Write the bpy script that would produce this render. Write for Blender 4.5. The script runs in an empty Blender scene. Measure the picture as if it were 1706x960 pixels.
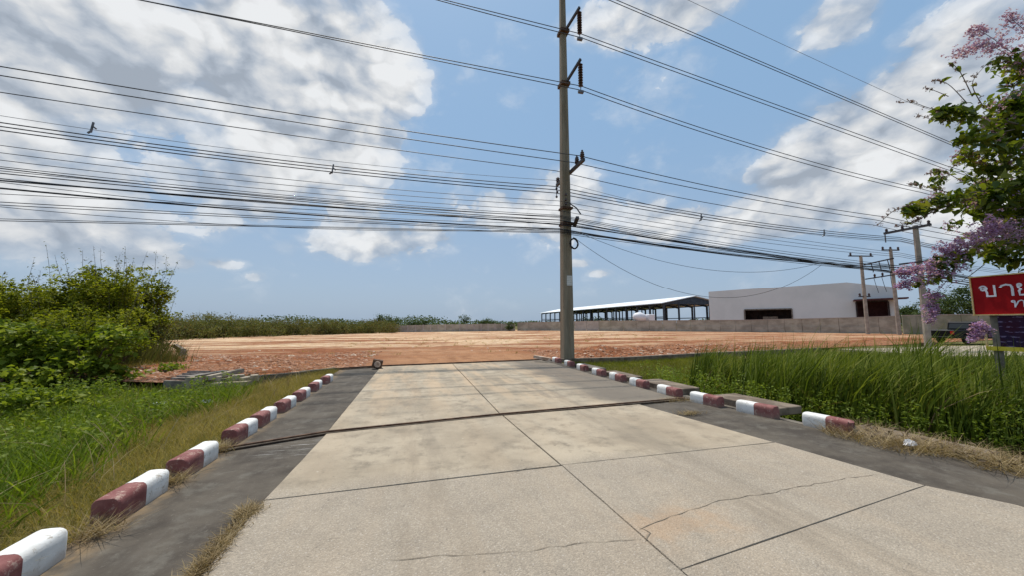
import bpy, bmesh, math, random
import numpy as np
from mathutils import Vector, Matrix
R = random.Random(7)
NR = np.random.default_rng(11)
SC = bpy.context.scene
COL = SC.collection

# ------------------------------------------------------------------ camera
F, CX, CY, HOR, HC = 620., 853., 480., 541., 1.6
PITCH = math.atan((HOR - CY) / F); YAW = math.atan(168 / F)
cam = bpy.data.cameras.new('camera'); camo = bpy.data.objects.new('camera', cam); COL.objects.link(camo)
camo.location = (0, 0, HC); camo.rotation_euler = (math.pi/2 + PITCH, 0, -YAW)
cam.sensor_width = 36; cam.lens = F / 1706 * 36; cam.clip_start = .05; cam.clip_end = 9000
SC.camera = camo

def ray(px, py):
    """direction in the world of a point of the photograph (used to survey where things stand)"""
    x, y, z = (px - CX) / F, 1.0, -(py - CY) / F
    c, s = math.cos(PITCH), math.sin(PITCH); y, z = y*c - z*s, y*s + z*c
    c, s = math.cos(YAW), math.sin(YAW); x, y = x*c + y*s, -x*s + y*c
    return Vector((x, y, z))
def G(px, py, z=0.):                     # on the level z
    r = ray(px, py); return r * ((z - HC) / r.z) + Vector((0, 0, HC))
def PY(px, py, Y):                       # on the upright plane y = Y
    r = ray(px, py); return r * (Y / r.y) + Vector((0, 0, HC))
FWD = Vector((math.sin(YAW), math.cos(YAW), 0))
def PD(px, py, D):                       # at level distance D along the view
    r = ray(px, py); return r * (D / r.dot(FWD)) + Vector((0, 0, HC))

# ------------------------------------------------------------------ node helpers
class NT:
    def __init__(s, tree): s.t = tree; s.n = tree.nodes; s.l = tree.links
    def new(s, typ, **kw):
        n = s.n.new(typ)
        for k, v in kw.items(): setattr(n, k, v)
        return n
    def set(s, sock, v):
        if isinstance(v, bpy.types.NodeSocket): s.l.new(v, sock)
        elif isinstance(v, (tuple, list)) and sock.type == 'RGBA' and len(v) == 3: sock.default_value = (*v, 1)
        else: sock.default_value = v
    def m(s, op, a, b=None, c=None, clamp=False):
        n = s.new('ShaderNodeMath', operation=op); n.use_clamp = clamp
        s.set(n.inputs[0], a)
        if b is not None: s.set(n.inputs[1], b)
        if c is not None: s.set(n.inputs[2], c)
        return n.outputs[0]
    def vm(s, op, a, b=None):
        n = s.new('ShaderNodeVectorMath', operation=op); s.set(n.inputs[0], a)
        if b is not None: s.set(n.inputs[1], b)
        return n.outputs[0]
    def ramp(s, fac, a, b, lo=0., hi=1.):
        n = s.new('ShaderNodeMapRange', interpolation_type='SMOOTHSTEP')
        s.set(n.inputs[0], fac); n.inputs[1].default_value = a; n.inputs[2].default_value = b
        n.inputs[3].default_value = lo; n.inputs[4].default_value = hi
        return n.outputs[0]
    def mix(s, f, a, b, blend='MIX'):
        n = s.new('ShaderNodeMix', data_type='RGBA', blend_type=blend)
        s.set(n.inputs[0], f); s.set(n.inputs[6], a); s.set(n.inputs[7], b)
        return n.outputs[2]
    def noise(s, vec, scale, detail=4., rough=.55, dist=0.):
        n = s.new('ShaderNodeTexNoise'); s.set(n.inputs['Vector'], vec)
        n.inputs['Scale'].default_value = scale; n.inputs['Detail'].default_value = detail
        n.inputs['Roughness'].default_value = rough; n.inputs['Distortion'].default_value = dist
        return n.outputs[0]
    def vor(s, vec, scale, feature='F1', out=0):
        n = s.new('ShaderNodeTexVoronoi', feature=feature); s.set(n.inputs['Vector'], vec); n.inputs['Scale'].default_value = scale
        return n.outputs[out]
    def pos(s): return s.new('ShaderNodeNewGeometry').outputs['Position']
    def stretch(s, v, k): return s.vm('MULTIPLY', v, k)
    def sep(s, v):
        n = s.new('ShaderNodeSeparateXYZ'); s.set(n.inputs[0], v); return n.outputs

# ------------------------------------------------------------------ sky, sun, exposure
SUN_EL, SUN_AZ = math.radians(68), math.radians(-8)      # ahead of the camera, high
W = bpy.data.worlds.new('World'); SC.world = W; W.use_nodes = True; W.cycles.sampling_method = 'MANUAL'; W.cycles.sample_map_resolution = 512
w = NT(W.node_tree); w.n.clear()
SKY = w.new('ShaderNodeTexSky', sky_type='NISHITA'); SKY.sun_disc = False
SKY.sun_elevation = SUN_EL; SKY.sun_rotation = SUN_AZ; SKY.air_density = 1.0; SKY.dust_density = 2.2; SKY.ozone_density = 1.6
gen = w.new('ShaderNodeTexCoord').outputs['Generated']
dx, dy, dz = w.sep(gen)
az = w.m('ARCTAN2', dx, dy); el = w.m('ARCSINE', dz)
nv = w.vm('MULTIPLY', gen, (1, 1, 1.5))
n1 = w.noise(nv, 5.5, 9, .56, .1)
n2 = w.noise(w.vm('ADD', nv, (3.1, 1.7, .4)), 2.1, 3, .5)
wn = w.new('ShaderNodeTexNoise'); w.l.new(nv, wn.inputs['Vector']); wn.inputs['Scale'].default_value = 9; wn.inputs['Detail'].default_value = 5
warp = w.vm('MULTIPLY', w.vm('SUBTRACT', wn.outputs['Color'], (.5, .5, .5)), (.075, .075, .075))
def billow(off):
    v = w.vm('ADD', w.vm('ADD', nv, warp), off); t = None
    for sc_k, am in ((6., .60), (14., .28), (31., .12)):
        p_ = w.m('MULTIPLY', w.vor(v, sc_k, 'F1'), am*1.75); t = p_ if t is None else w.m('ADD', t, p_)
    return w.m('SUBTRACT', 1., t)
n3 = w.noise(w.vm('ADD', nv, warp), 27., 6, .62)
bl = billow((0, 0, 0)); bl2 = billow((.004, .016, .030))
def blob(px, py, rx, ry, wgt):
    a0 = ray(px, py).normalized(); a1 = ray(px + rx, py).normalized(); a2 = ray(px, py - ry).normalized()
    A = lambda v: math.atan2(v.x, v.y); E_ = lambda v: math.asin(v.z)
    ra = max(.02, math.hypot(A(a1) - A(a0), (E_(a1) - E_(a0)))); re = max(.015, abs(E_(a2) - E_(a0)))
    u = w.m('DIVIDE', w.m('SUBTRACT', az, A(a0)), ra); v = w.m('DIVIDE', w.m('SUBTRACT', el, E_(a0)), re)
    q = w.m('ADD', w.m('MULTIPLY', u, u), w.m('MULTIPLY', v, v))
    return w.m('MULTIPLY', w.m('MAXIMUM', w.m('SUBTRACT', 1., q), 0.), wgt)
def total(lst):
    t = blob(*lst[0])
    for b in lst[1:]: t = w.m('ADD', t, blob(*b))
    return t
cl = total([(540, 110, 190, 230, 1.5), (560, 270, 150, 120, .8), (330, 110, 260, 170, 1.2), (40, 70, 280, 220, 1.6), (40, 310, 230, 120, .95), (300, 330, 200, 90, .7),
            (430, 290, 170, 90, .6), (140, 415, 240, 60, .85), (640, 400, 140, 52, 1.0), (830, 345, 110, 56, .9), (945, 345, 90, 90, .95), (1060, 362, 130, 50, .8),
            (1420, 235, 220, 130, 1.5), (1310, 300, 140, 60, .8), (1420, 345, 300, 60, 1.2), (1190, 375, 170, 48, .95), (1600, 110, 200, 170, 1.25), (1110, 10, 260, 85, 1.15),
            (1400, 30, 110, 80, .8), (1650, 320, 220, 150, 1.0), (-250, 150, 300, 300, 1.3), (1900, 150, 240, 300, 1.2),
            (385, 438, 40, 14, .7), (425, 460, 24, 9, .6), (1000, 455, 28, 9, .6), (962, 438, 34, 10, .5), (310, 440, 90, 18, .3)])
grey = total([(40, 60, 250, 180, 1.2), (330, 120, 130, 60, .5), (60, 330, 240, 70, .7), (150, 430, 200, 40, .4), (1430, 295, 190, 60, .9), (1600, 180, 200, 110, .7), (1100, 30, 220, 60, .7), (1250, 310, 120, 40, .4), (560, 230, 110, 70, .3)])
outside = w.m('MULTIPLY', w.m('MAXIMUM', w.m('ABSOLUTE', w.m('SUBTRACT', az, YAW)), w.m('ABSOLUTE', w.m('MULTIPLY', el, 1.25))), 1.)
bg = w.m('MULTIPLY', w.ramp(outside, .85, 1.25), w.m('MULTIPLY', w.m('SUBTRACT', n2, .42), 3.2))
Fd = w.m('ADD', w.m('ADD', cl, bg), w.m('ADD', w.m('MULTIPLY', w.m('SUBTRACT', n1, .5), 1.5), w.m('MULTIPLY', w.m('SUBTRACT', bl, .42), .75)))
Fd = w.m('ADD', w.m('SUBTRACT', Fd, .12), w.m('MULTIPLY', w.m('SUBTRACT', n3, .5), .85))
alpha = w.m('ADD', w.m('MULTIPLY', w.ramp(Fd, .06, .26), .68), w.m('MULTIPLY', w.ramp(Fd, .2, .9), .31))
soft = w.m('MULTIPLY', w.ramp(Fd, -.35, .4), .34)
alpha = w.m('MAXIMUM', alpha, soft)
alpha = w.m('MULTIPLY', alpha, w.ramp(el, .02, .16, .35, 1.))
lit = w.m('ADD', w.m('MULTIPLY', w.m('SUBTRACT', bl, bl2), .72), w.m('MULTIPLY', w.m('SUBTRACT', bl, .45), .26))
br = w.m('ADD', w.m('ADD', .88, lit), w.m('ADD', w.m('MULTIPLY', w.m('SUBTRACT', n1, .5), .3), w.m('MULTIPLY', w.m('SUBTRACT', n3, .5), .42)))
br = w.m('SUBTRACT', br, w.m('MULTIPLY', w.m('MULTIPLY', grey, w.ramp(n2, .3, .7, .7, 1.15)), .12))
br = w.m('MINIMUM', w.m('MAXIMUM', br, .50), 1.0)
ccol = w.mix(w.ramp(br, .5, .92), (.84, .96, 1.13), (.98, 1., 1.02))
sc_ = w.new('ShaderNodeVectorMath', operation='SCALE'); w.l.new(ccol, sc_.inputs[0]); w.l.new(w.m('MULTIPLY', br, 9.0), sc_.inputs[3])
clear = w.mix(w.ramp(el, .0, .55), (4.05, 5.4, 7.15), (3.05, 5.1, 7.75))
skycol = w.mix(.78, SKY.outputs[0], clear)
fin = w.mix(alpha, skycol, sc_.outputs[0])
bgn = w.new('ShaderNodeBackground'); w.l.new(fin, bgn.inputs[0]); bgn.inputs[1].default_value = .095
out = w.new('ShaderNodeOutputWorld'); w.l.new(bgn.outputs[0], out.inputs[0])

sl = bpy.data.lights.new('sun', 'SUN'); sl.energy = 4.0; sl.angle = math.radians(.5); sl.color = (1, .955, .87)
so = bpy.data.objects.new('sun', sl); COL.objects.link(so)
sd = Vector((math.sin(SUN_AZ)*math.cos(SUN_EL), math.cos(SUN_AZ)*math.cos(SUN_EL), math.sin(SUN_EL)))
so.rotation_euler = sd.to_track_quat('Z', 'Y').to_euler(); so.location = (0, 0, 60)
SC.view_settings.view_transform = 'Standard'; SC.view_settings.look = 'None'
SC.view_settings.exposure = 0.0; SC.view_settings.gamma = 1.0
SC.render.engine = 'CYCLES'
SC.cycles.max_bounces = 6; SC.cycles.transparent_max_bounces = 6

# ------------------------------------------------------------------ materials
def newmat(name):
    m = bpy.data.materials.new(name); m.use_nodes = True; t = NT(m.node_tree); t.n.clear()
    o = t.new('ShaderNodeOutputMaterial'); p = t.new('ShaderNodeBsdfPrincipled'); t.l.new(p.outputs[0], o.inputs[0])
    t.p = p; t.o = o; return m, t
def bump(t, h, strength=.4, dist=.01):
    b = t.new('ShaderNodeBump'); t.set(b.inputs['Height'], h); b.inputs['Strength'].default_value = strength; b.inputs['Distance'].default_value = dist
    t.l.new(b.outputs[0], t.p.inputs['Normal'])
def simple(name, c1, c2=None, scale=4., rough=.7, metal=0., bmp=0., bscale=40., k=(1, 1, 1), spec=.4, lo=.38, hi=.62):
    m, t = newmat(name); P = t.stretch(t.pos(), k)
    if c2 is None: t.set(t.p.inputs['Base Color'], c1)
    else: t.set(t.p.inputs['Base Color'], t.mix(t.ramp(t.noise(P, scale, 6, .6), lo, hi), c1, c2))
    t.p.inputs['Roughness'].default_value = rough; t.p.inputs['Metallic'].default_value = metal
    t.p.inputs['Specular IOR Level'].default_value = spec
    if bmp: bump(t, t.noise(P, bscale, 5), bmp)
    return m
def leafmat(name, cols, trans=.42, rough=.6, patch=1.2, spec=.14):
    """cols: list of colours picked per leaf, with broad patches of young and old growth"""
    m, t = newmat(name); g = t.new('ShaderNodeNewGeometry')
    r = t.new('ShaderNodeValToRGB'); el_ = r.color_ramp.elements
    el_[0].position = 0; el_[0].color = (*cols[0], 1); el_[1].position = 1; el_[1].color = (*cols[-1], 1)
    for i, c in enumerate(cols[1:-1]):
        e = el_.new((i + 1) / (len(cols) - 1)); e.color = (*c, 1)
    f = t.m('ADD', t.m('MULTIPLY', g.outputs['Random Per Island'], .62), t.m('MULTIPLY', t.ramp(t.noise(g.outputs['Position'], patch, 3), .3, .7), .38))
    t.l.new(f, r.inputs[0]); c = r.outputs[0]
    t.set(t.p.inputs['Base Color'], c); t.p.inputs['Roughness'].default_value = rough; t.p.inputs['Specular IOR Level'].default_value = spec
    tr = t.new('ShaderNodeBsdfTranslucent'); t.l.new(t.mix(1., c, (1.5, 1.45, .7), 'MULTIPLY'), tr.inputs[0])
    mx = t.new('ShaderNodeMixShader'); mx.inputs[0].default_value = trans
    t.l.new(t.p.outputs[0], mx.inputs[1]); t.l.new(tr.outputs[0], mx.inputs[2]); t.l.new(mx.outputs[0], t.o.inputs[0])
    return m

def m_concrete():
    m, t = newmat('weathered_concrete'); P = t.pos(); x, y, z = t.sep(P)
    ag = t.ramp(t.m('ADD', y, t.m('MULTIPLY', t.noise(P, 1.3, 3), .5)), 4.2, 4.7, 1., .12)      # worn surface with its aggregate showing, nearest slabs
    cell = t.new('ShaderNodeTexVoronoi'); t.set(cell.inputs['Vector'], P); cell.inputs['Scale'].default_value = 85
    cs = t.sep(cell.outputs['Color'])
    base = t.mix(t.ramp(t.noise(P, .7, 6, .62), .32, .68), (.295, .24, .172), (.44, .365, .268))
    base = t.mix(t.ramp(t.noise(P, 2.6, 7, .72), .46, .70), base, (.215, .178, .13))
    peb = t.mix(t.ramp(cs[0], .15, .95), (.13, .11, .085), (.50, .43, .325))
    peb = t.mix(t.m('GREATER_THAN', cs[1], .96), peb, (.62, .57, .5))
    peb = t.mix(t.ramp(cell.outputs['Distance'], .25, .8), peb, (.25, .21, .165))
    base = t.mix(ag, base, (.385, .325, .26)) if False else base
    col = t.mix(t.m('MULTIPLY', ag, .58), base, peb); col = t.mix(t.m('MULTIPLY', ag, .35), col, (.36, .305, .25))
    warm_ = t.ramp(t.noise(P, .9, 3), .5, .72)
    ox = t.m('MULTIPLY', t.m('MULTIPLY', t.ramp(t.m('ABSOLUTE', t.m('SUBTRACT', x, 2.15)), .2, .7, 1, 0), t.ramp(t.m('ABSOLUTE', t.m('SUBTRACT', y, 2.72)), .1, .42, 1, 0)), t.ramp(t.noise(P, 3.5, 4), .38, .6))
    col = t.mix(t.m('MULTIPLY', ox, .36), col, (.44, .26, .135))
    # dusty mud carried over from the plot, thicker towards the plot, along wheel tracks
    tr = t.noise(t.stretch(P, (1.6, .22, 1)), 1.4, 5, .6)
    dust = t.m('MULTIPLY', t.ramp(y, 5., 12., .12, .75), t.ramp(tr, .42, .62))
    col = t.mix(dust, col, (.49, .36, .235))
    rut = t.m('MULTIPLY', t.m('MAXIMUM', t.ramp(t.m('ABSOLUTE', t.m('SUBTRACT', x, .15)), .1, .5, 1, 0), t.ramp(t.m('ABSOLUTE', t.m('SUBTRACT', x, 3.1)), .1, .5, 1, 0)), t.ramp(t.noise(t.stretch(P, (2.2, .3, 1)), 2., 5, .6), .42, .65))
    col = t.mix(t.m('MULTIPLY', rut, .45), col, (.20, .165, .125))
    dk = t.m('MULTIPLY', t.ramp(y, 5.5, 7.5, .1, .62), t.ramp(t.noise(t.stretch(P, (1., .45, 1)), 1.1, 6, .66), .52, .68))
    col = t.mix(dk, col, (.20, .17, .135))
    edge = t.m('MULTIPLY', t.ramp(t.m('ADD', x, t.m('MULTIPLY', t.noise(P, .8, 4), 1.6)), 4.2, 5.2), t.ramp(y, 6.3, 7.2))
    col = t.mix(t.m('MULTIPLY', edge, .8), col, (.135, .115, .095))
    # pale scuffs and small dark specks
    col = t.mix(t.m('MULTIPLY', t.ramp(t.noise(P, 9, 5, .7), .66, .74), .5), col, (.68, .6, .5))
    col = t.mix(t.m('MULTIPLY', t.ramp(t.noise(P, 21, 3, .6), .66, .72), .6), col, (.12, .1, .08))
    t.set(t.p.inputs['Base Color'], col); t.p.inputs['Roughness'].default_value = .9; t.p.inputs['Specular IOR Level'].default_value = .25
    h = t.m('ADD', t.m('MULTIPLY', t.m('MULTIPLY', cell.outputs['Distance'], ag), -1.2), t.noise(P, 30, 5, .7))
    bump(t, h, .55, .008); return m
def m_shoulder():
    m, t = newmat('dark_weathered_pavement'); P = t.pos(); x, y, z = t.sep(P)
    col = t.mix(t.ramp(t.noise(P, 1.5, 6, .65), .35, .65), (.057, .046, .036), (.106, .088, .068))
    col = t.mix(t.m('MULTIPLY', t.ramp(t.noise(t.stretch(P, (2.5, .35, 1)), 1.6, 5, .6), .5, .7), .5), col, (.125, .108, .088))
    col = t.mix(t.m('MULTIPLY', t.ramp(t.noise(P, 3.2, 7, .72), .5, .66), .5), col, (.155, .14, .115)); col = t.mix(t.m('MULTIPLY', t.ramp(t.noise(P, 34, 3, .7), .62, .7), .35), col, (.2, .18, .15))
    # scrapes left by something dragged across the strip
    sm = t.m('MULTIPLY', t.ramp(t.m('ABSOLUTE', t.m('SUBTRACT', y, 5.75)), .25, .75, 1, 0), t.ramp(x, -2.0, -1.6))
    sm = t.m('MULTIPLY', sm, t.ramp(x, -1.2, -1., 1, 0))
    sc = t.ramp(t.noise(t.stretch(P, (.5, 9, 1)), 4, 5, .7), .55, .68)
    col = t.mix(t.m('MULTIPLY', t.m('MULTIPLY', sm, sc), .85), col, (.42, .4, .37))
    # earth and straw collected along the kerb line
    kd = t.m('MULTIPLY', t.ramp(t.m('ADD', x, t.m('MULTIPLY', t.noise(P, 4, 4), .22)), -2.16, -1.93, 1, 0), t.ramp(t.noise(P, 7, 4), .35, .6))
    col = t.mix(t.m('MULTIPLY', kd, .75), col, (.24, .165, .09))
    t.set(t.p.inputs['Base Color'], col); t.p.inputs['Roughness'].default_value = .88; t.p.inputs['Specular IOR Level'].default_value = .25
    bump(t, t.noise(P, 60, 5, .7), .5, .006); return m
def m_dirt():
    m, t = newmat('red_laterite_dirt'); P = t.pos(); x, y, z = t.sep(P)
    st = t.noise(t.stretch(P, (.16, .8, 1)), .55, 7, .62, .6)
    st2 = t.noise(t.stretch(P, (.3, 1., 1)), .22, 5, .6)
    red = t.mix(t.ramp(t.noise(P, .9, 7, .7), .35, .65), (.205, .080, .036), (.37, .165, .078))
    tan = t.mix(t.ramp(t.noise(P, 1.6, 6, .7), .35, .65), (.52, .325, .17), (.70, .53, .36))
    pale = t.ramp(t.m('ADD', st, t.m('MULTIPLY', t.m('SUBTRACT', st2, .5), .8)), .44, .54)
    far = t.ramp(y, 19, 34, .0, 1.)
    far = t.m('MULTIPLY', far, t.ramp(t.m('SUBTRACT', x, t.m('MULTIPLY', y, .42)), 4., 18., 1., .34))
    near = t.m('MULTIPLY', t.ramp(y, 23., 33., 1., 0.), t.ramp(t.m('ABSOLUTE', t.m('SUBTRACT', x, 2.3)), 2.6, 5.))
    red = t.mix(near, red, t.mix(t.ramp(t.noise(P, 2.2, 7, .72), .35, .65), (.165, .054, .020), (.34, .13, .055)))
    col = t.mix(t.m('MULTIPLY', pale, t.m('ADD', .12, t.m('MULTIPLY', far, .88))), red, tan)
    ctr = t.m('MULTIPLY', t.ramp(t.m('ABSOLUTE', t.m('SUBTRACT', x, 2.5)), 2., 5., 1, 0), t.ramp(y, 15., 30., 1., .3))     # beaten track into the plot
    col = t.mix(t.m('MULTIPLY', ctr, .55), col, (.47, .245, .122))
    yy = t.m('SUBTRACT', y, 15.); wob = t.m('MULTIPLY', t.m('SUBTRACT', t.noise(P, .25, 2), .5), 1.6)
    for x0, cv in ((.9, .0035), (2.6, .012), (3.6, -.006), (1.8, -.016)):          # wheel tracks of lorries that turned on the plot
        u = t.m('SUBTRACT', t.m('ADD', x, wob), t.m('ADD', x0, t.m('MULTIPLY', t.m('MULTIPLY', yy, yy), cv)))
        rt = t.ramp(t.m('ABSOLUTE', t.m('SUBTRACT', t.m('ABSOLUTE', u), .85)), .10, .30, 1, 0)
        rt = t.m('MULTIPLY', rt, t.m('MULTIPLY', t.ramp(t.noise(P, 1.1, 4), .40, .6), t.ramp(y, 40, 70, .5, 0)))
        col = t.mix(rt, col, (.27, .125, .06))
    fle = t.m('MULTIPLY', t.ramp(t.noise(P, 5.5, 4, .7), .62, .7), t.ramp(y, 17, 45, .55, .1))
    col = t.mix(fle, col, (.70, .54, .42))
    col = t.mix(t.m('MULTIPLY', t.ramp(t.noise(P, 7.5, 4, .7), .6, .7), .5), col, (.17, .07, .038))
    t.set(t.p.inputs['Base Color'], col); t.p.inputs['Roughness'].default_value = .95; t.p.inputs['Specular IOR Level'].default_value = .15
    bump(t, t.noise(P, 5, 8, .75), 1., .12); return m
def m_soil():
    m, t = newmat('grassy_soil'); P = t.pos(); x, y, z = t.sep(P)
    col = t.mix(t.ramp(t.noise(P, 1.2, 6, .65), .35, .65), (.115, .075, .033), (.19, .14, .06))
    gr = t.ramp(t.noise(P, .5, 5, .6), .35, .6)
    col = t.mix(t.m('MULTIPLY', gr, .65), col, (.075, .105, .025))
    t.set(t.p.inputs['Base Color'], col); t.p.inputs['Roughness'].default_value = .95; t.p.inputs['Specular IOR Level'].default_value = .1
    bump(t, t.noise(P, 9, 6, .7), .8, .05); return m
def m_paint(name, c1, c2, worn, lo=.60, hi=.68):
    m, t = newmat(name); P = t.pos(); x, y, z = t.sep(P)
    col = t.mix(t.ramp(t.noise(P, 5, 6, .65), .3, .7), c1, c2)
    col = t.mix(t.ramp(t.noise(P, 13, 6, .75), lo, hi), col, worn)
    dirt = t.m('MULTIPLY', t.ramp(t.m('ADD', z, t.m('MULTIPLY', t.noise(P, 9, 4), .1)), .03, .13, 1, 0), .55)
    col = t.mix(dirt, col, (.26, .2, .15))
    t.set(t.p.inputs['Base Color'], col); t.p.inputs['Roughness'].default_value = .75; t.p.inputs['Specular IOR Level'].default_value = .3
    bump(t, t.noise(P, 45, 6, .7), .45, .008); return m

M = {}
M['conc'] = m_concrete(); M['shoulder'] = m_shoulder(); M['dirt'] = m_dirt(); M['soil'] = m_soil()
M['white_kerb'] = m_paint('white_kerb_paint', (.66, .64, .60), (.80, .79, .76), (.44, .39, .33), .56, .65)
M['red_kerb'] = m_paint('maroon_kerb_paint', (.18, .056, .052), (.285, .12, .108), (.40, .27, .22), .54, .64)
M['joint'] = simple('dark_joint_filler', (.035, .028, .022), (.075, .06, .045), 9, .95)
M['crack'] = simple('crack_dark_brown', (.10, .08, .06), (.19, .155, .115), 14, .95)  # dark brown tone of the thin strips that draw the cracks
M['rust'] = simple('rusty_steel', (.06, .03, .018), (.15, .085, .05), 7, .85, .2, .5)
M['slabc'] = simple('aged_slab_concrete', (.27, .215, .155), (.40, .335, .25), 3.5, .92, 0, .6, 25, lo=.35, hi=.65)
M['brownc'] = simple('brown_stained_concrete', (.125, .092, .066), (.225, .175, .13), 3, .92, 0, .6, 25)
M['darkc'] = simple('dark_concrete', (.085, .07, .055), (.17, .145, .115), 3, .92, 0, .6, 25)  # darker concrete tone for the ditch wall, left edging and smallest slab
M['polec'] = simple('pole_concrete', (.20, .16, .112), (.285, .235, .168), 1.6, .9, 0, .5, 18, (2.2, 2.2, .35), lo=.35, hi=.65)
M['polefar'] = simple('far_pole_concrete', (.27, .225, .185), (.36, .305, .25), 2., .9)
M['wall'] = simple('block_wall_render', (.29, .255, .205), (.43, .385, .315), .6, .92, 0, .4, 8, (1, 1, 1.6), lo=.36, hi=.64)
M['wall2'] = simple('pale_patched_render', (.36, .31, .28), (.44, .385, .345), .9, .92)
M['wallgreen'] = simple('mossy_wall_render', (.20, .205, .145), (.30, .285, .225), .7, .92)
M['white_wall'] = simple('white_cladding', (.59, .62, .62), (.64, .665, .665), .3, .6)
M['white_roof'] = simple('white_roof_sheet', (.80, .82, .84), (.86, .88, .9), .2, .45)
M['steel'] = simple('dark_blue_steel', (.022, .03, .045), (.04, .05, .07), 1.5, .6)
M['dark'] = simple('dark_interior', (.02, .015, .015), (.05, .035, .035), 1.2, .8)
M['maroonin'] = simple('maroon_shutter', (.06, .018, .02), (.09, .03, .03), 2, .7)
M['wire'] = simple('black_cable_jacket', (.012, .012, .016), None, rough=.55)
M['wiregrey'] = simple('grey_strand', (.11, .12, .14), None, rough=.6)
M['ins'] = simple('brown_porcelain', (.028, .012, .012), (.05, .022, .02), 8, .25, spec=.6)
M['galv'] = simple('galvanised_steel', (.10, .10, .11), (.17, .17, .18), 8, .5, .5)
M['armsteel'] = simple('painted_arm_steel', (.03, .028, .034), (.06, .055, .06), 6, .6)
M['stick'] = simple('brown_bark', (.075, .05, .03), (.15, .105, .065), 9, .9, 0, .5, 30)
M['greybark'] = simple('grey_twig_bark', (.10, .085, .07), (.17, .14, .115), 9, .9)
M['stone'] = simple('pale_rubble', (.34, .22, .15), (.60, .47, .37), 5, .9)
M['redstone'] = simple('red_rubble', (.24, .1, .05), (.42, .23, .14), 5, .95)
M['plastic'] = simple('white_plastic', (.72, .70, .72), (.80, .79, .8), 14, .5)
M['wood'] = simple('grey_old_timber', (.16, .125, .105), (.30, .245, .21), 6, .9, 0, .5, 30, (1, 4, 1))
M['drainc'] = simple('drain_concrete', (.125, .108, .09), (.22, .195, .165), 3, .9, 0, .4, 20)
M['sign_red'] = simple('red_sign_face', (.30, .004, .008), (.36, .007, .011), 2, .5, spec=.12)
M['sign_white'] = simple('white_lettering', (.74, .74, .84), None, rough=.5)
M['sign_edge'] = simple('pale_yellow_frame', (.62, .42, .16), (.7, .52, .25), 9, .5)
M['sign_yellow'] = simple('yellow_strip', (.50, .42, .02), (.58, .50, .05), 5, .5)
M['car'] = simple('black_car_paint', (.005, .005, .007), None, rough=.4, spec=.12)
M['glass'] = simple('dark_car_glass', (.015, .02, .025), None, rough=.12, spec=.4)
M['tyre'] = simple('tyre_rubber', (.018, .018, .018), None, rough=.85)
M['chrome'] = simple('alloy_rim', (.52, .52, .54), None, rough=.3, metal=.8)
M['tail'] = simple('red_tail_lens', (.42, .008, .01), None, rough=.2)
M['paper'] = None
M['straw'] = leafmat('dry_straw', [(.10, .065, .03), (.22, .155, .075), (.34, .255, .14), (.45, .36, .22)], .2, .8, 3.)
M['drygrass'] = leafmat('drying_grass', [(.10, .11, .02), (.21, .18, .042), (.34, .26, .09), (.45, .36, .16)], .35, .75, .9)
M['grass'] = leafmat('lush_grass', [(.035, .06, .005), (.085, .135, .009), (.15, .215, .016), (.30, .31, .06)], .42, .6, .6)
M['ditchgrass'] = leafmat('olive_ditch_grass', [(.07, .075, .008), (.12, .135, .012), (.17, .19, .02), (.28, .25, .06)], .38, .65, .9)
M['reed'] = leafmat('reed_blades', [(.025, .045, .004), (.075, .11, .009), (.15, .19, .02), (.30, .30, .07)], .4, .6, 1.3)
M['weed'] = leafmat('weed_leaves', [(.07, .10, .010), (.15, .21, .022), (.28, .33, .09)], .42, .55, 1.)
M['bushA'] = leafmat('olive_leaves', [(.055, .07, .008), (.125, .155, .012), (.21, .235, .02), (.33, .32, .045)], .46, .6, .8)
M['bushB'] = leafmat('vine_leaves', [(.06, .09, .009), (.12, .17, .014), (.19, .24, .028), (.32, .35, .08)], .45, .5, .9)
M['brush'] = leafmat('dry_brush_leaves', [(.085, .065, .028), (.14, .115, .045), (.10, .125, .03), (.17, .15, .065)], .3, .7, .12)
M['far'] = leafmat('far_foliage', [(.04, .06, .022), (.065, .095, .03), (.10, .13, .045)], .25, .7, .1)
M['crape'] = leafmat('crape_leaves', [(.025, .048, .008), (.06, .095, .012), (.135, .165, .017), (.26, .25, .03)], .44, .45, 1.6, .3)
M['petal'] = leafmat('lilac_petals', [(.24, .115, .30), (.35, .20, .43), (.46, .31, .54), (.60, .46, .65)], .4, .7, 3.)
M['bud'] = leafmat('dull_pink_buds', [(.16, .09, .09), (.28, .16, .17), (.22, .18, .12)], .15, .7, 3.)
mp, tp = newmat('printed_paper'); zz = tp.sep(tp.pos())
lines = tp.m('GREATER_THAN', tp.m('SINE', tp.m('MULTIPLY', zz[2], 75.)), .45)
inside = tp.m('MULTIPLY', lines, tp.ramp(tp.noise(tp.pos(), 26, 2), .4, .5))
tp.set(tp.p.inputs['Base Color'], tp.mix(tp.m('MULTIPLY', inside, .45), (.62, .60, .56), (.2, .18, .18))); tp.p.inputs['Roughness'].default_value = .8
M['paper'] = mp
mq, tq = newmat('dark_maroon_print'); q = tq.pos(); qs = tq.sep(q)
ln = tq.m('MULTIPLY', tq.m('GREATER_THAN', tq.m('SINE', tq.m('MULTIPLY', qs[2], 62.)), .55), tq.ramp(tq.noise(tq.stretch(q, (1, 1.2, 3)), 9, 3), .5, .6))
tq.set(tq.p.inputs['Base Color'], tq.mix(tq.m('MULTIPLY', ln, .55), tq.mix(tq.ramp(tq.noise(q, 2.5, 4), .4, .65), (.045, .012, .03), (.028, .018, .05)), (.30, .24, .42))); tq.p.inputs['Roughness'].default_value = .5; tq.p.inputs['Specular IOR Level'].default_value = .08
M['print'] = mq

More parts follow.
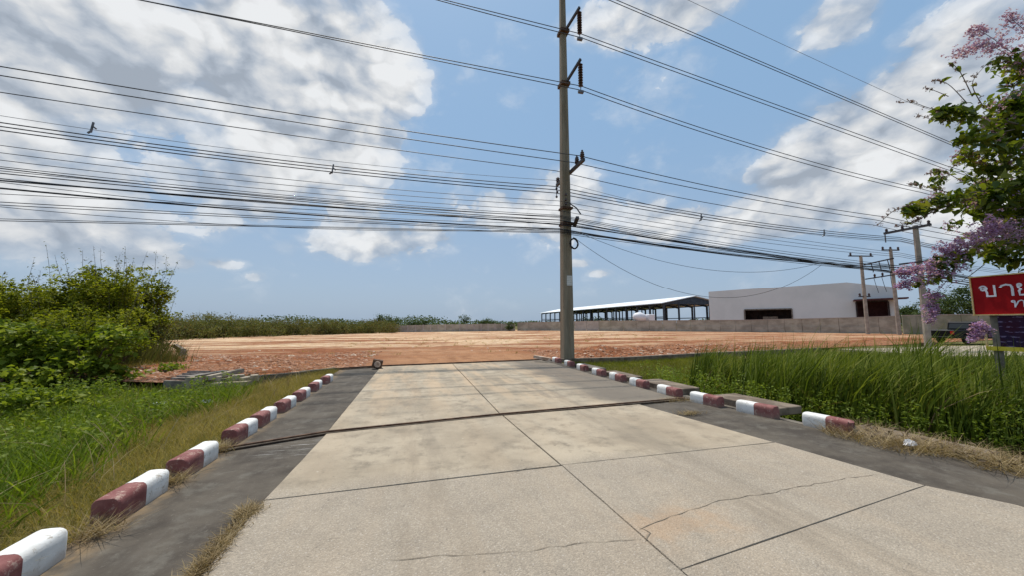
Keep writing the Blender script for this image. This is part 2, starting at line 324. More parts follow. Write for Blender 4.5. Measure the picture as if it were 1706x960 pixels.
# ------------------------------------------------------------------ object helpers
def tag(o, label=None, cat=None, group=None, kind=None):
    if label: o['label'] = label
    if cat: o['category'] = cat
    if group: o['group'] = group
    if kind: o['kind'] = kind
    return o
def thing(name, label, cat, loc, group=None):
    o = bpy.data.objects.new(name, None); COL.objects.link(o); o.location = loc; o.empty_display_size = .2
    return tag(o, label, cat, group)
def root_loc(o):
    while o.parent: o = o.parent
    return o.location.copy()
def link(name, me, mat, parent=None, origin=None):
    if mat is not None: me.materials.append(mat)
    o = bpy.data.objects.new(name, me); COL.objects.link(o)
    if parent is not None: o.parent = parent
    elif origin is not None: o.location = origin
    return o
def np_mesh(name, V, faces, mat, parent=None, origin=None, smooth=False, kind=None):
    """faces: list of int arrays (m,k)"""
    off = root_loc(parent) if parent is not None else (Vector(origin) if origin is not None else Vector((0, 0, 0)))
    V = np.asarray(V, dtype=np.float32) - np.array(off, dtype=np.float32)
    me = bpy.data.meshes.new(name); me.vertices.add(len(V)); me.vertices.foreach_set('co', V.ravel())
    faces = [np.asarray(f, dtype=np.int32) for f in faces if len(f)]
    nl = sum(f.size for f in faces); npol = sum(len(f) for f in faces)
    me.loops.add(nl); me.polygons.add(npol)
    me.loops.foreach_set('vertex_index', np.concatenate([f.ravel() for f in faces]))
    tot = np.concatenate([np.full(len(f), f.shape[1], dtype=np.int32) for f in faces])
    st = np.concatenate([[0], np.cumsum(tot)[:-1]]).astype(np.int32)
    me.polygons.foreach_set('loop_start', st)
    if smooth: me.polygons.foreach_set('use_smooth', np.ones(npol, dtype=bool))
    me.update(calc_edges=True); me.validate()
    o = link(name, me, mat, parent, origin)
    if kind: o['kind'] = kind
    return o
class MB:
    def __init__(s): s.v = []; s.f = []
    def add(s, vs, fs):
        n = len(s.v); s.v += [Vector(v) for v in vs]; s.f += [[n + i for i in f] for f in fs]; return s
    def hexa(s, c8):        # bottom 4, top 4 counter-clockwise
        return s.add(c8, [[3, 2, 1, 0], [4, 5, 6, 7], [0, 1, 5, 4], [1, 2, 6, 5], [2, 3, 7, 6], [3, 0, 4, 7]])
    def box(s, c, size, rz=0., M4=None):
        hx, hy, hz = [d / 2 for d in size]; pts = [(-hx, -hy, -hz), (hx, -hy, -hz), (hx, hy, -hz), (-hx, hy, -hz), (-hx, -hy, hz), (hx, -hy, hz), (hx, hy, hz), (-hx, hy, hz)]
        Mx = Matrix.Translation(c) @ (M4 if M4 is not None else Matrix.Rotation(rz, 4, 'Z'))
        return s.hexa([Mx @ Vector(p) for p in pts])
    def beam(s, a, b, wd, ht, up=(0, 0, 1)):
        a, b = Vector(a), Vector(b); d = (b - a).normalized(); sd_ = d.cross(Vector(up))
        if sd_.length < 1e-4: sd_ = Vector((1, 0, 0))
        sd_.normalize(); u = sd_.cross(d); x = sd_ * wd / 2; z = u * ht / 2
        return s.hexa([a - x - z, a + x - z, b + x - z, b - x - z, a - x + z, a + x + z, b + x + z, b - x + z])
    def prism(s, poly, z0, z1):
        n = len(poly); vs = [(p[0], p[1], z0) for p in poly] + [(p[0], p[1], z1) for p in poly]
        return s.add(vs, [list(range(n))[::-1], list(range(n, 2*n))] + [[i, (i+1) % n, n + (i+1) % n, n + i] for i in range(n)])
    def loft(s, rings, caps=True):
        n = len(rings[0]); base = len(s.v); s.v += [Vector(p) for r in rings for p in r]
        for k in range(len(rings) - 1):
            for i in range(n): s.f.append([base + k*n + i, base + k*n + (i+1) % n, base + (k+1)*n + (i+1) % n, base + (k+1)*n + i])
        if caps: s.f.append([base + i for i in range(n)][::-1]); s.f.append([base + (len(rings)-1)*n + i for i in range(n)])
        return s
    def tube(s, pts, r, n=6, caps=True):
        pts = [Vector(p) for p in pts]; rs = r if isinstance(r, (list, tuple)) else [r]*len(pts); rings = []
        ref = Vector((0, 0, 1)) if abs((pts[-1]-pts[0]).normalized().z) < .9 else Vector((1, 0, 0))
        for i, p in enumerate(pts):
            d = (pts[min(i+1, len(pts)-1)] - pts[max(i-1, 0)]).normalized(); a = d.cross(ref).normalized(); b = d.cross(a)
            rings.append([p + (a*math.cos(t) + b*math.sin(t))*rs[i] for t in [2*math.pi*k/n for k in range(n)]])
        return s.loft(rings, caps)
    def lathe(s, c, prof, n=12, axis=Vector((0, 0, 1))):
        axis = axis.normalized(); a = axis.orthogonal().normalized(); b = axis.cross(a); c = Vector(c)
        return s.loft([[c + axis*h + (a*math.cos(t) + b*math.sin(t))*r for t in [2*math.pi*k/n for k in range(n)]] for r, h in prof])
    def build(s, name, mat, parent=None, origin=None, smooth=False, bevel=0.):
        off = root_loc(parent) if parent is not None else (Vector(origin) if origin is not None else Vector((0, 0, 0)))
        me = bpy.data.meshes.new(name); me.from_pydata([v - off for v in s.v], [], s.f); me.validate()
        bm = bmesh.new(); bm.from_mesh(me); bmesh.ops.recalc_face_normals(bm, faces=bm.faces)
        if bevel: bmesh.ops.bevel(bm, geom=[e for e in bm.edges if e.is_manifold and e.calc_face_angle(0) > .5], offset=bevel, segments=1, affect='EDGES')
        bm.to_mesh(me); bm.free()
        if smooth: me.polygons.foreach_set('use_smooth', [True]*len(me.polygons))
        return link(name, me, mat, parent, origin)

# --- foliage in bulk
def blades(base, h, az_, lean, width, nseg=3, curl=1.6):
    base = np.asarray(base); N = len(base); d = np.stack([np.cos(az_), np.sin(az_)], 1); sx = NR.uniform(0, 2*np.pi, N); side = np.stack([np.cos(sx), np.sin(sx)], 1)
    V = np.zeros((N, 2*nseg + 1, 3), dtype=np.float32)
    for k in range(nseg + 1):
        t = k / nseg; off = (lean * h * t**curl)[:, None] * d; zz_ = h * (t - .28 * np.clip(lean, 0, 1.4) * t**2.2)
        wdt = (width * (1 - .75*t**1.5) / 2)[:, None] * side
        if k < nseg:
            V[:, 2*k, :2] = base[:, :2] + off - wdt; V[:, 2*k+1, :2] = base[:, :2] + off + wdt; V[:, 2*k, 2] = V[:, 2*k+1, 2] = base[:, 2] + zz_
        else: V[:, 2*nseg, :2] = base[:, :2] + off; V[:, 2*nseg, 2] = base[:, 2] + zz_
    st = (np.arange(N) * (2*nseg + 1))[:, None]
    q = [st + np.array([2*k, 2*k+1, 2*k+3, 2*k+2]) for k in range(nseg - 1)]
    return V.reshape(-1, 3), [np.concatenate(q) if q else np.zeros((0, 4), int), st + np.array([2*nseg-2, 2*nseg-1, 2*nseg])]
def unit(v): return v / np.maximum(np.linalg.norm(v, axis=1, keepdims=True), 1e-6)
def leaves(c, size, aspect=.5, droop=.35, outward=None, detail=False, fold=.25):
    """folded leaf blades round the points c"""
    c = np.asarray(c); N = len(c); d = NR.normal(size=(N, 3)); d[:, 2] = d[:, 2]*.55 - droop
    if outward is not None: d = d + outward * .8
    d = unit(d); up = NR.normal(size=(N, 3))*.6 + np.array([0, 0, 1.]); s = unit(np.cross(d, up)); n = np.cross(s, d)
    L = (np.asarray(size) * np.ones(N))[:, None]; Wd = L * aspect
    if not detail:
        V = np.stack([c - d*L*.5, c - s*Wd*.5 - d*L*.06 + n*Wd*fold, c + d*L*.5, c + s*Wd*.5 - d*L*.06 + n*Wd*fold], 1)
        st = (np.arange(N)*4)[:, None]
        return V.reshape(-1, 3), [np.concatenate([st + np.array([0, 2, 1]), st + np.array([0, 3, 2])])]
    bend = -n*L*.10
    V = np.stack([c - d*L*.5 + bend, c - d*L*.15, c + d*L*.2, c + d*L*.5 + bend*1.4,
                  c - d*L*.18 - s*Wd*.46 + n*Wd*fold, c + d*L*.18 - s*Wd*.40 + n*Wd*fold,
                  c - d*L*.18 + s*Wd*.46 + n*Wd*fold, c + d*L*.18 + s*Wd*.40 + n*Wd*fold], 1)
    st = (np.arange(N)*8)[:, None]
    tri = np.concatenate([st + np.array(a) for a in ([0, 1, 4], [0, 6, 1], [2, 3, 5], [2, 7, 3])])
    qd = np.concatenate([st + np.array(a) for a in ([4, 1, 2, 5], [1, 6, 7, 2])])
    return V.reshape(-1, 3), [tri, qd]
def merge(parts):
    Vs, by = [], {}; n = 0
    for V, fs in parts:
        Vs.append(V)
        for f in fs:
            if len(f): by.setdefault(np.asarray(f).shape[1], []).append(np.asarray(f) + n)
        n += len(V)
    return np.concatenate(Vs), [np.concatenate(v) for v in by.values()]
def clumps(ellipsoids, nclump, per, spread, shell=.75):
    """points gathered in clumps through the outer part of several ellipsoids (cx,cy,cz,rx,ry,rz)"""
    E = np.array(ellipsoids, dtype=float); vol = (E[:, 3]*E[:, 4]*E[:, 5])**.7; k = NR.choice(len(E), nclump, p=vol/vol.sum())
    u = unit(NR.normal(size=(nclump, 3))); rr = (NR.uniform(shell**3, 1, nclump)**(1/3))*NR.uniform(.82, 1.08, nclump)
    cc = E[k, :3] + u*rr[:, None]*E[k, 3:]; sp = NR.uniform(.5, 1.4, nclump)*spread
    P = np.repeat(cc, per, 0) + NR.normal(size=(nclump*per, 3))*np.repeat(sp, per)[:, None]*np.array([1, 1, .75])
    return P, np.repeat(u, per, 0)

# ------------------------------------------------------------------ ground
def sst(a, b, x): t = np.clip((x - a)/(b - a), 0, 1); return t*t*(3 - 2*t)
def vnoise(x, y, seed=0):
    xi, yi = np.floor(x).astype(int), np.floor(y).astype(int); fx, fy = x - xi, y - yi; fx = fx*fx*(3-2*fx); fy = fy*fy*(3-2*fy)
    def hsh(a, b): return np.modf(np.abs(np.sin(a*127.1 + b*311.7 + seed*74.7)*43758.5453))[0]
    return (hsh(xi, yi)*(1-fx) + hsh(xi+1, yi)*fx)*(1-fy) + (hsh(xi, yi+1)*(1-fx) + hsh(xi+1, yi+1)*fx)*fy
def front_y(x):          # front edge of the dirt plot: the line of the concrete edging
    x = np.asarray(x, dtype=float)
    return np.where(x < -2.5, np.interp(x, [-40, -9, -5.6, -2.5], [19., 13.6, 12.15, 14.55]), np.interp(x, [-2.5, -1, 5.75, 9.7, 14.2, 40, 90], [14.55, 15.12, 15.95, 15.9, 16.75, 21, 30]))
def gz(x, y):
    x, y = np.asarray(x, dtype=float), np.asarray(y, dtype=float)
    road = -.10 + 0*x
    left = -.03 - .42*sst(2.5, 6., -x) - .1*sst(6, 12, -x)
    right = -.10 - .48*sst(6.3, 7.6, x)*(1 - .75*sst(2.6, .6, front_y(x) - y))
    z = np.where(x < -2.28, left, np.where(x > 6.1, right, road))
    plot = sst(-.5, .6, y - front_y(x))
    rise = .25*sst(25, 60, y)*sst(0, 40, x) - .12*sst(3., 14., -x)*sst(18., 30., y)*0
    z = z*(1 - plot) + plot*(.0 + rise) - .0
    z = z*(1 - sst(26, 30, x)) + sst(26, 30, x)*(-.02 + .2*sst(25, 60, y))
    return z
def grid(xs, ys, zf):
    X, Y = np.meshgrid(xs, ys); Z = zf(X, Y); nx, ny = len(xs), len(ys)
    V = np.stack([X, Y, Z], -1).reshape(-1, 3); i = np.arange(nx - 1)[None, :] + np.arange(ny - 1)[:, None]*nx; i = i.ravel()[:, None]
    return V, [i + np.array([0, 1, nx + 1, nx])]
def lines(segs):
    o = []
    for a, b, st in segs: o += list(np.arange(a, b, st))
    return np.array(o + [segs[-1][1]])
xs = lines([(-3000, -300, 450), (-300, -40, 26), (-40, -12, 2), (-12, 12, .25), (12, 40, 1.), (40, 100, 5), (100, 400, 50), (400, 3000, 520)])
ys = lines([(-300, -20, 40), (-20, -4, 2), (-4, 20, .25), (20, 40, 1), (40, 100, 5), (100, 400, 50), (400, 4000, 600)])
def gz_ground(X, Y):
    z = gz(X, Y); plot = sst(.1, .9, Y - front_y(X))
    return z - .25*plot - np.where((np.abs(X) > 200) | (Y > 200), .1, 0) + .03*(vnoise(X*2, Y*2, 3) - .5)*(1 - plot)*((X < -2.8) | (X > 6.6))
V, f = grid(xs, ys, gz_ground)
tag(np_mesh('ground', V, f, M['soil'], smooth=True), 'grassy brown soil around the road and plot', kind='structure')

def plot_z(X, Y):
    fy = front_y(X); d = Y - fy; e = sst(0, .8, d)
    z = gz(X, Y)*e + (1 - e)*0 + .01
    n = (vnoise(X*.7, Y*.7, 1) - .5)*.6 + (vnoise(X*2.1, Y*2.1, 2) - .5)*.45 + (vnoise(X*5, Y*5, 4) - .5)*.22
    berm = .30*np.exp(-((d - 2.2)/1.3)**2)*sst(6.5, 9, X)*(.5 + vnoise(X*.8, Y*.6, 8)) + .16*np.exp(-((d - 4.5)/3.)**2)*sst(2.2, 4.5, -X)*(.4 + vnoise(X*.8, Y*.7, 9))
    rough = .22*np.exp(-d/5.)*(sst(6.3, 8, X) + sst(1.8, 3.5, -X)) + .03
    rough = rough*sst(40, 22, d) + .012
    return z + (berm + n*rough)*sst(0.05, .7, d)
xs = lines([(-60, -14, 1.2), (-14, 22, .16), (22, 60, .9), (60, 95, 3)])
t = lines([(0, 4, .11), (4, 12, .22), (12, 30, .6), (30, 72, 2.)])
X, T = np.meshgrid(xs, t); Y = T + front_y(X); Z = plot_z(X, Y); nx = len(xs)
i = (np.arange(nx - 1)[None, :] + np.arange(len(t) - 1)[:, None]*nx).ravel()[:, None]
tag(np_mesh('dirt_plot', np.stack([X, Y, Z], -1).reshape(-1, 3), [i + np.array([0, 1, nx + 1, nx])], M['dirt'], smooth=True), 'levelled plot of red laterite dirt with pale streaks', kind='structure')
sub = MB().prism([(-2.6, -7), (6.35, -7), (6.35, 15.2), (-2.6, 14.9)], -.5, -.075).build('road_base', M['joint']); tag(sub, kind='structure')

# --- the concrete road: slabs with open joints, dark strips on both sides
road = thing('concrete_road', None, None, (1.7, 5, 0)); tag(road, 'pale concrete access road of big slabs leading to the dirt plot', kind='structure')
def slab(poly, z=0., name='slab', mat='conc', h=.075):
    c = Vector((sum(p[0] for p in poly)/len(poly), sum(p[1] for p in poly)/len(poly), 0)); mb = MB(); n = len(poly)
    dense = []
    for a in range(n):           # slightly worn, wavering edges
        p, q_ = Vector((*poly[a], 0)), Vector((*poly[(a+1) % n], 0)); k = max(1, int((q_ - p).length/.22)); nn = (q_ - p).normalized().cross(Vector((0, 0, 1)))
        for j in range(k): dense.append(p.lerp(q_, j/k) - nn*(R.uniform(0, .004) if j else .001))
    ins = [c + (p - c)*(1 - .003/max((p - c).length, .1)) for p in dense]
    m_ = len(dense)
    vs = [(p.x, p.y, z - h) for p in dense] + [(p.x, p.y, z - .008) for p in dense] + [(p.x, p.y, z) for p in ins]
    fs = [list(range(2*m_, 3*m_))] + [[k*m_ + i_, k*m_ + (i_+1) % m_, (k+1)*m_ + (i_+1) % m_, (k+1)*m_ + i_] for k in range(2) for i_ in range(m_)]
    return mb.add(vs, fs).build(name, M[mat], road)
g_ = .004
slab([(-1.26, -7), (1.96 - g_, -7), (1.745 - g_, 2.22), (1.70 - g_, 4.10 - g_), (-1.25, 4.03 - g_)], .002)
slab([(1.96 + g_, -7), (5.9, -7), (5.24, 2.2), (4.99, 2.6695), (1.745 + g_, 2.2252)], 0)
slab([(1.745 + g_, 2.2268), (4.98, 2.6705), (4.82, 4.12 - g_), (1.70 + g_, 4.12 - g_)], .003)
slab([(-1.25, 4.03 + g_), (1.69 - g_, 4.11 + g_), (1.60 - g_, 6.53), (-1.15, 6.15)], .004)
slab([(1.70 + g_, 4.12 + g_), (4.81, 4.13 + g_), (4.46, 6.72), (1.61 + g_, 6.53)], .001)
slab([(-1.15, 6.22), (1.57 - g_, 6.61), (1.66 - g_, 15.30), (-1.04, 15.0)], .012)
slab([(1.58 + g_, 6.61), (4.5, 6.80), (5.6, 6.95), (5.62, 15.82), (1.67 + g_, 15.33)], .010)
sh = []
slab([(-2.42, -7), (-1.275, -7), (-1.265, 4.0), (-1.16, 6.14), (-2.4, 5.68)], -.018, 'road_shoulder', 'shoulder', .05)
slab([(-2.4, 5.76), (-1.165, 6.22), (-1.05, 14.95), (-2.38, 14.4)], -.008, 'road_shoulder', 'shoulder', .05)
slab([(5.92, -7), (7.3, -7), (6.6, 2.4), (6.2, 4.2), (5.9, 6.9), (4.48, 6.70), (4.83, 4.12), (5.0, 2.67), (5.26, 2.2)], -.016, 'road_shoulder', 'shoulder', .05)
slab([(5.62, 6.97), (6.0, 7.0), (5.98, 15.75), (5.64, 15.7)], -.012, 'road_shoulder', 'shoulder', .05)
def crack(pts, wdt=.012, z=.0065):
    mb = MB(); P = []
    for a, b in zip(pts[:-1], pts[1:]):
        a, b = G(*a), G(*b); k = max(2, int((b - a).length/.09))
        for j in range(k): q_ = a.lerp(b, j/k); P.append(Vector((q_.x + R.uniform(-.012, .012), q_.y + R.uniform(-.014, .014), z)))
    P.append(G(*pts[-1])); P[-1].z = z; n = len(P); vs = []
    for i_, p in enumerate(P):
        d = (P[min(i_+1, n-1)] - P[max(i_-1, 0)]).normalized(); s_ = d.cross(Vector((0, 0, 1)))*wdt*R.uniform(.05, .3)*(1 if 0 < i_ < n-1 else .1); vs += [p - s_, p + s_]
    mb.add(vs, [[2*k, 2*k+1, 2*k+3, 2*k+2] for k in range(n-1)]).build('crack', M['crack'], road)
crack([(1062, 885), (1120, 862), (1200, 835), (1290, 822), (1400, 800), (1460, 792)], .014)
crack([(640, 935), (780, 925), (880, 920), (960, 908), (1070, 900)], .012)
crack([(850, 790), (880, 782), (935, 779)], .02); crack([(1060, 880), (1085, 890), (1075, 905)], .02)
# earth and dead grass lodged in the joints
mb = MB()
def strip(a, b, wdt, z):
    a, b = Vector((a[0], a[1], z)), Vector((b[0], b[1], z)); s_ = (b - a).normalized().cross(Vector((0, 0, 1)))*wdt/2
    mb.add([a - s_, a + s_, b + s_, b - s_], [[0, 1, 2, 3]])
strip((1.96, -7), (1.745, 2.22), .04, -.014); strip((1.745, 2.22), (1.6, 6.6), .04, -.014); strip((1.8, 2.226), (4.98, 2.67), .016, -.006); strip((1.6, 6.6), (1.67, 15.3), .05, -.03); strip((-1.2, 4.05), (4.8, 4.13), .05, -.034)
mb.build('joint_filler', M['joint'], road)

# --- steel strips across the road
def track(pts, name, label, wdt, z0, z1, mat):
    o = thing(name, label, 'steel track', (pts[0][0], pts[0][1], 0)); mb = MB()
    for a, b in zip(pts[:-1], pts[1:]): mb.beam((*a, (z0+z1)/2), (*b, (z0+z1)/2), wdt, z1 - z0)
    mb.build('rail', M[mat], o)
    mb = MB()
    for a, b in zip(pts[:-1], pts[1:]):
        a, b = Vector((*a, 0)), Vector((*b, 0)); s_ = (b - a).normalized().cross(Vector((0, 0, 1)))*(wdt*.95)
        mb.beam(a + s_ + Vector((0, 0, .009)), b + s_ + Vector((0, 0, .009)), wdt*.55, .012)
    mb.build('bed', M['brownc'], o)
track([(-2.32, 5.70), (-1.15, 6.185), (1.58, 6.57), (3.4, 6.73), (4.95, 6.86), (5.7, 6.92)], 'gate_track', 'long rusty steel gate track crossing the road between the kerbs', .034, -.02, .036, 'rust')
track([(-2.5, 14.5), (-1.03, 15.06), (2, 15.42), (5.75, 15.88)], 'edge_rail', 'thin dark steel rail along the far end of the concrete road', .06, -.02, .06, 'rust')

# ------------------------------------------------------------------ kerb blocks
def kerb_profile(k):
    w_ = .098; P = [(-w_, -.03), (-w_, .06), (-w_*.985, .125)] + [(-w_ + .05*(1 - math.cos(t)), .142 + .058*math.sin(t)) for t in (.35, .75, 1.15, 1.5)]
    P += [(0, .203)] + [(-x, z) for x, z in P[::-1]]
    return [(x*k, z if z < .02 else .1 + (z - .1)*(k if z > .1 else 1)) for x, z in P]
def kerb_half(y0, y1, end0, end1, name, mat, parent, broken=False):
    secs = []
    if end0: secs += [(y0, .93), (y0 + .008, .98), (y0 + .022, 1.)]
    else: secs += [(y0, 1.)]
    secs += [((y0 + y1)/2, 1.)]
    if end1: secs += [(y1 - .022, 1.), (y1 - .008, .98), (y1, .93)]
    else: secs += [(y1, 1.)]
    rings = []
    for y, k in secs:
        rings.append([Vector((x + R.uniform(-.0015, .0015), y + R.uniform(-.0015, .0015), z + R.uniform(-.002, .001))) for x, z in kerb_profile(k)])
    if broken:
        for i_, p in enumerate(rings[0]): p.y += R.uniform(.0, .10)*(1 if p.z > .05 else .3); p.z *= .9
        for p in rings[1]: p.y += .04; p.z *= .97
        for p in rings[2]: p.y += .06
    mb = MB().loft(rings); L = root_loc(parent); mb.v = [v + L for v in mb.v]
    o = mb.build(name, M[mat], parent, smooth=True); o.data.set_sharp_from_angle(angle=math.radians(42)); return o
protos = []
def kerb(x, y, rz, label, group, L=.65, var=0, broken=False):
    t_ = thing('kerb_block', label, 'kerb block', (x, y, -.012), group)
    if not broken and len(protos) > var:
        for ch in protos[var].children:
            c = ch.copy(); COL.objects.link(c); c.parent = t_
    else:
        kerb_half(0, L*.5, True, False, 'maroon_half', 'red_kerb', t_, broken); kerb_half(L*.5, L, False, True, 'white_half', 'white_kerb', t_)
        if broken:
            MB().add(*(lambda c: ([c + Vector(v) for v in [(-.06, -.02, .0), (.07, -.05, 0), (.08, .06, 0), (-.05, .07, .0), (0, .0, .11), (.04, .03, .10)]], [[0, 1, 4], [1, 2, 5], [2, 3, 5], [3, 0, 4], [4, 1, 5], [3, 4, 5], [0, 3, 2, 1]]))(Vector((x + .05, y + .03, .0)))).build('broken_end', M['drainc'], t_)
        elif len(protos) <= var: protos.append(t_)
    t_.rotation_euler.z = rz; s_ = L/.73
    return t_
GL, GRr = 'kerb blocks along the left side of the road', 'kerb blocks along the right side of the road'
ordn = ['nearest', 'second', 'third', 'fourth', 'fifth', 'sixth', 'seventh', 'eighth', 'ninth', 'tenth', 'eleventh']
lefty = [2.40, 3.93, 4.84, 5.98, 6.82, 7.82, 8.85, 10.0, 11.15]
lefty[0] = 2.84
for k, y in enumerate(lefty):
    x = -2.335 + .02*k - .04
    lab = ('maroon and white kerb block at the lower left corner, nearest of the left row' if k == 0 else
           'farthest maroon and white kerb block of the left row, near the dirt plot' if k == len(lefty)-1 else
           '%s maroon and white kerb block from the camera in the left row by the grass' % ordn[k])
    kerb(x, y, math.radians(-1 + R.uniform(-1.5, 1.5)), lab, GL, var=k % 3 if len(protos) >= 3 else len(protos))
righty = [4.10, 5.17, 6.12, 7.09, 8.28, 9.40, 10.55, 11.85, 13.2, 14.6]
rightx = [6.20, 6.02, 5.78, 5.62, 5.62, 5.68, 5.70, 5.74, 5.86, 5.90]
for k, y in enumerate(righty):
    lab = ('maroon and white kerb block with a broken near end, beside the dry straw' if k == 0 else
           'farthest maroon and white kerb block of the right row, left of the tall pole' if k == 9 else
           '%s maroon and white kerb block from the camera in the right row by the ditch' % ordn[k])
    nx_, ny_ = (rightx[k+1], righty[k+1]) if k < 9 else (5.92, 15.6)
    kerb(rightx[k] + .1, y, math.atan2(-(nx_ - rightx[k]), ny_ - y)*.8, lab, GRr, var=k % 3, broken=(k == 0))

# ------------------------------------------------------------------ slabs over the ditch, edging, drain box and odd pieces
def cover_slab(x0, x1, y0, y1, z, h, label, mat='slabc', sk=0.):
    mb = MB().prism([(x0, y0), (x1, y0 + .05), (x1 + sk, y1), (x0 + sk, y1 - .03)], z - h, z)
    o = mb.build('cover_slab', M[mat], origin=(x0, y0, z - h), bevel=.012); tag(o, label, 'concrete slab', 'concrete slabs bridging the right ditch'); return o
cover_slab(6.30, 7.0, 5.35, 6.75, .10, .14, 'long concrete ditch slab behind the second and third right kerb blocks', 'brownc', sk=-.12)
cover_slab(5.98, 6.62, 7.45, 9.0, .11, .16, 'brown concrete ditch slab behind the fourth right kerb block', 'brownc')
cover_slab(5.98, 6.45, 9.45, 10.95, .11, .16, 'small dark concrete ditch slab behind the fifth and sixth right kerb blocks', 'brownc')
cover_slab(6.06, 6.5, 11.6, 13.3, .10, .16, 'smallest ditch slab behind the far right kerb blocks near the pole', 'darkc')
cover_slab(6.78, 7.35, 3.1, 4.55, -.03, .2, 'low straw littered concrete slab right of the broken kerb block', 'brownc', sk=-.1)
# ditch side wall below the slabs
o = MB().prism([(6.32, 3.2), (6.46, 3.2), (6.2, 7), (6.15, 15.2), (6.02, 15.2), (6.05, 7)], -.7, -.03).build('ditch_wall', M['darkc']); tag(o, 'dark concrete side wall of the right ditch', 'wall'); o['kind'] = 'structure'

def edging(pts, label, h, wdt, z, mat):
    t_ = thing('concrete_edging', label, 'edging', (pts[0].x, pts[0].y, z))
    for a, b in zip(pts[:-1], pts[1:]):
        n = max(1, round((b - a).length/1.9))
        for k in range(n):
            p, q_ = a.lerp(b, k/n), a.lerp(b, (k+1)/n - .012/max((b-a).length, .1)); dz = R.uniform(-.012, .012)
            MB().beam((p.x, p.y, z + h/2 + dz), (q_.x, q_.y, z + h/2 + dz), wdt, h).build('edging_beam', M[mat], t_, bevel=.01)
    return t_
edging([Vector((-5.5, 12.2, 0)), Vector((-4.4, 12.95, 0)), Vector((-3.4, 13.6, 0)), Vector((-2.5, 14.45, 0))], 'low dark concrete edging between left grass and red dirt', .5, .16, -.42, 'darkc')
edging([Vector((6.3, 15.75, 0)), Vector((9.7, 15.75, 0)), Vector((14.2, 16.65, 0)), Vector((20, 17.6, 0)), Vector((26, 18.6, 0))], 'low concrete edging along the red dirt right of the tall pole', .42, .2, -.36, 'brownc')

# left drain box with slatted lid
d0 = Vector((-6.35, 12.55, -.3)); dr = thing('drain_box', 'broken concrete drain box with slatted top at the left dirt edge', 'drain', d0)
ux, uy = Vector((.93, -.36, 0)), Vector((.36, .93, 0))
def dpt(a, b, z): return d0 + ux*a + uy*b + Vector((0, 0, z))
MB().hexa([dpt(-.1, -.1, -.1), dpt(.62, -.1, -.1), dpt(.62, .0, -.1), dpt(-.1, .0, -.1), dpt(-.1, -.1, .36), dpt(.62, -.1, .36), dpt(.62, 0, .36), dpt(-.1, 0, .36)]).build('front_panel', M['drainc'], dr)
for k in range(4): MB().beam(dpt(-.02 - .04*k, .08 + .19*k, .40 + .035*k), dpt(.5, .08 + .19*k, .41 + .035*k), .12, .05).build('slat', M['wood'], dr)
MB().beam(dpt(.62, -.05, .44), dpt(.62, 1.1, .46), .24, .1).build('lid_beam', M['drainc'], dr)
MB().beam(dpt(1.12, -.0, .44), dpt(1.12, 1.15, .5), .14, .12).build('lid_beam', M['slabc'], dr)
MB().box(dpt(.85, -.12, .3), (.34, .2, .36), -.37).build('corner_block', M['slabc'], dr)
MB().beam(dpt(1.0, .1, .22), dpt(2.3, .1, .3), .2, .12).build('side_beam', M['slabc'], dr)
MB().box(dpt(.86, .5, .1), (.36, .9, .3), -.37).build('sump', M['dark'], dr)
for k in range(5):
    MB().box(dpt(1.1 + .28*k + R.uniform(-.06, .06), .05 + R.uniform(0, .5), .36 + R.uniform(-.04, .05)), (R.uniform(.14, .3), R.uniform(.14, .26), R.uniform(.1, .2)), R.uniform(0, 1.5)).build('loose_block', M['slabc'], dr, bevel=.015)
# bent timber guard
b0 = G(297, 606, .05); gd = thing('broken_rail', 'broken bent timber rail standing in rubble left of the dirt', 'rail', (b0.x, b0.y, 0))
a_, b_, c_ = PD(292, 577, 17.6), PD(306, 586, 17.4), PD(297, 607, 17.1); c_.z = -.1
MB().beam(a_, b_, .16, .16).build('rail_beam', M['wood'], gd); MB().beam(b_ + Vector((.0, 0, .06)), c_, .22, .18, (0, 1, 0)).build('rail_post', M['wood'], gd)
MB().beam(a_ + Vector((.05, .1, -.2)), b_ + Vector((.04, .12, -.25)), .1, .14).build('rail_beam', M['dark'], gd)
# little block with a round pale end
bb = G(628, 616); bl = thing('hollow_block', 'small red brown block with a round pale end at the road end', 'block', (bb.x, bb.y, .01))
rot = Matrix.Rotation(math.radians(12), 4, 'Y'); MB().box((bb.x, bb.y + .16, .17), (.34, .32, .30), M4=rot).build('block_body', M['rust'], bl, bevel=.02)
MB().lathe((bb.x + .01, bb.y + .0, .165), [(.10, 0), (.115, -.012), (.10, -.035), (.06, -.045)], 14, Vector((0, 1, 0))).build('round_plug', M['stone'], bl)

# ------------------------------------------------------------------ the tall pole and its fittings
PXY = Vector((6.92, 15.9, 0)); pole = thing('utility_pole', 'tall tapered concrete utility pole at the right road end carrying all the wires', 'utility pole', PXY + Vector((0, 0, -.3)))
def pole_ring(z, wx, wy):
    c = .18; pts = [(-wx, -wy*(1-c)), (-wx*(1-c), -wy), (wx*(-.32), -wy), (wx*(-.22), -wy*.86), (wx*.22, -wy*.86), (wx*.32, -wy), (wx*(1-c), -wy), (wx, -wy*(1-c)), (wx, wy*(1-c)), (wx*(1-c), wy), (-wx*(1-c), wy), (-wx, wy*(1-c))]
    return [PXY + Vector((x, y, z)) for x, y in pts]
MB().loft([pole_ring(z, .265 - .0078*z, .24 - .0065*z) for z in (-.3, 2, 6, 11, 16, 20.2)]).build('pole_shaft', M['polec'], pole)
for zb in (16., 13.25):
    tip = PY(968, 12 if zb > 15 else 98, 14.55); tip.x = 7.2
    MB().beam((PXY.x, 15.9, zb - .05), tip, .09, .12).build('bracket_arm', M['armsteel'], pole)
    MB().box((PXY.x, 15.85, zb), (.46, .52, .16)).build('clamp_band', M['rust'], pole)
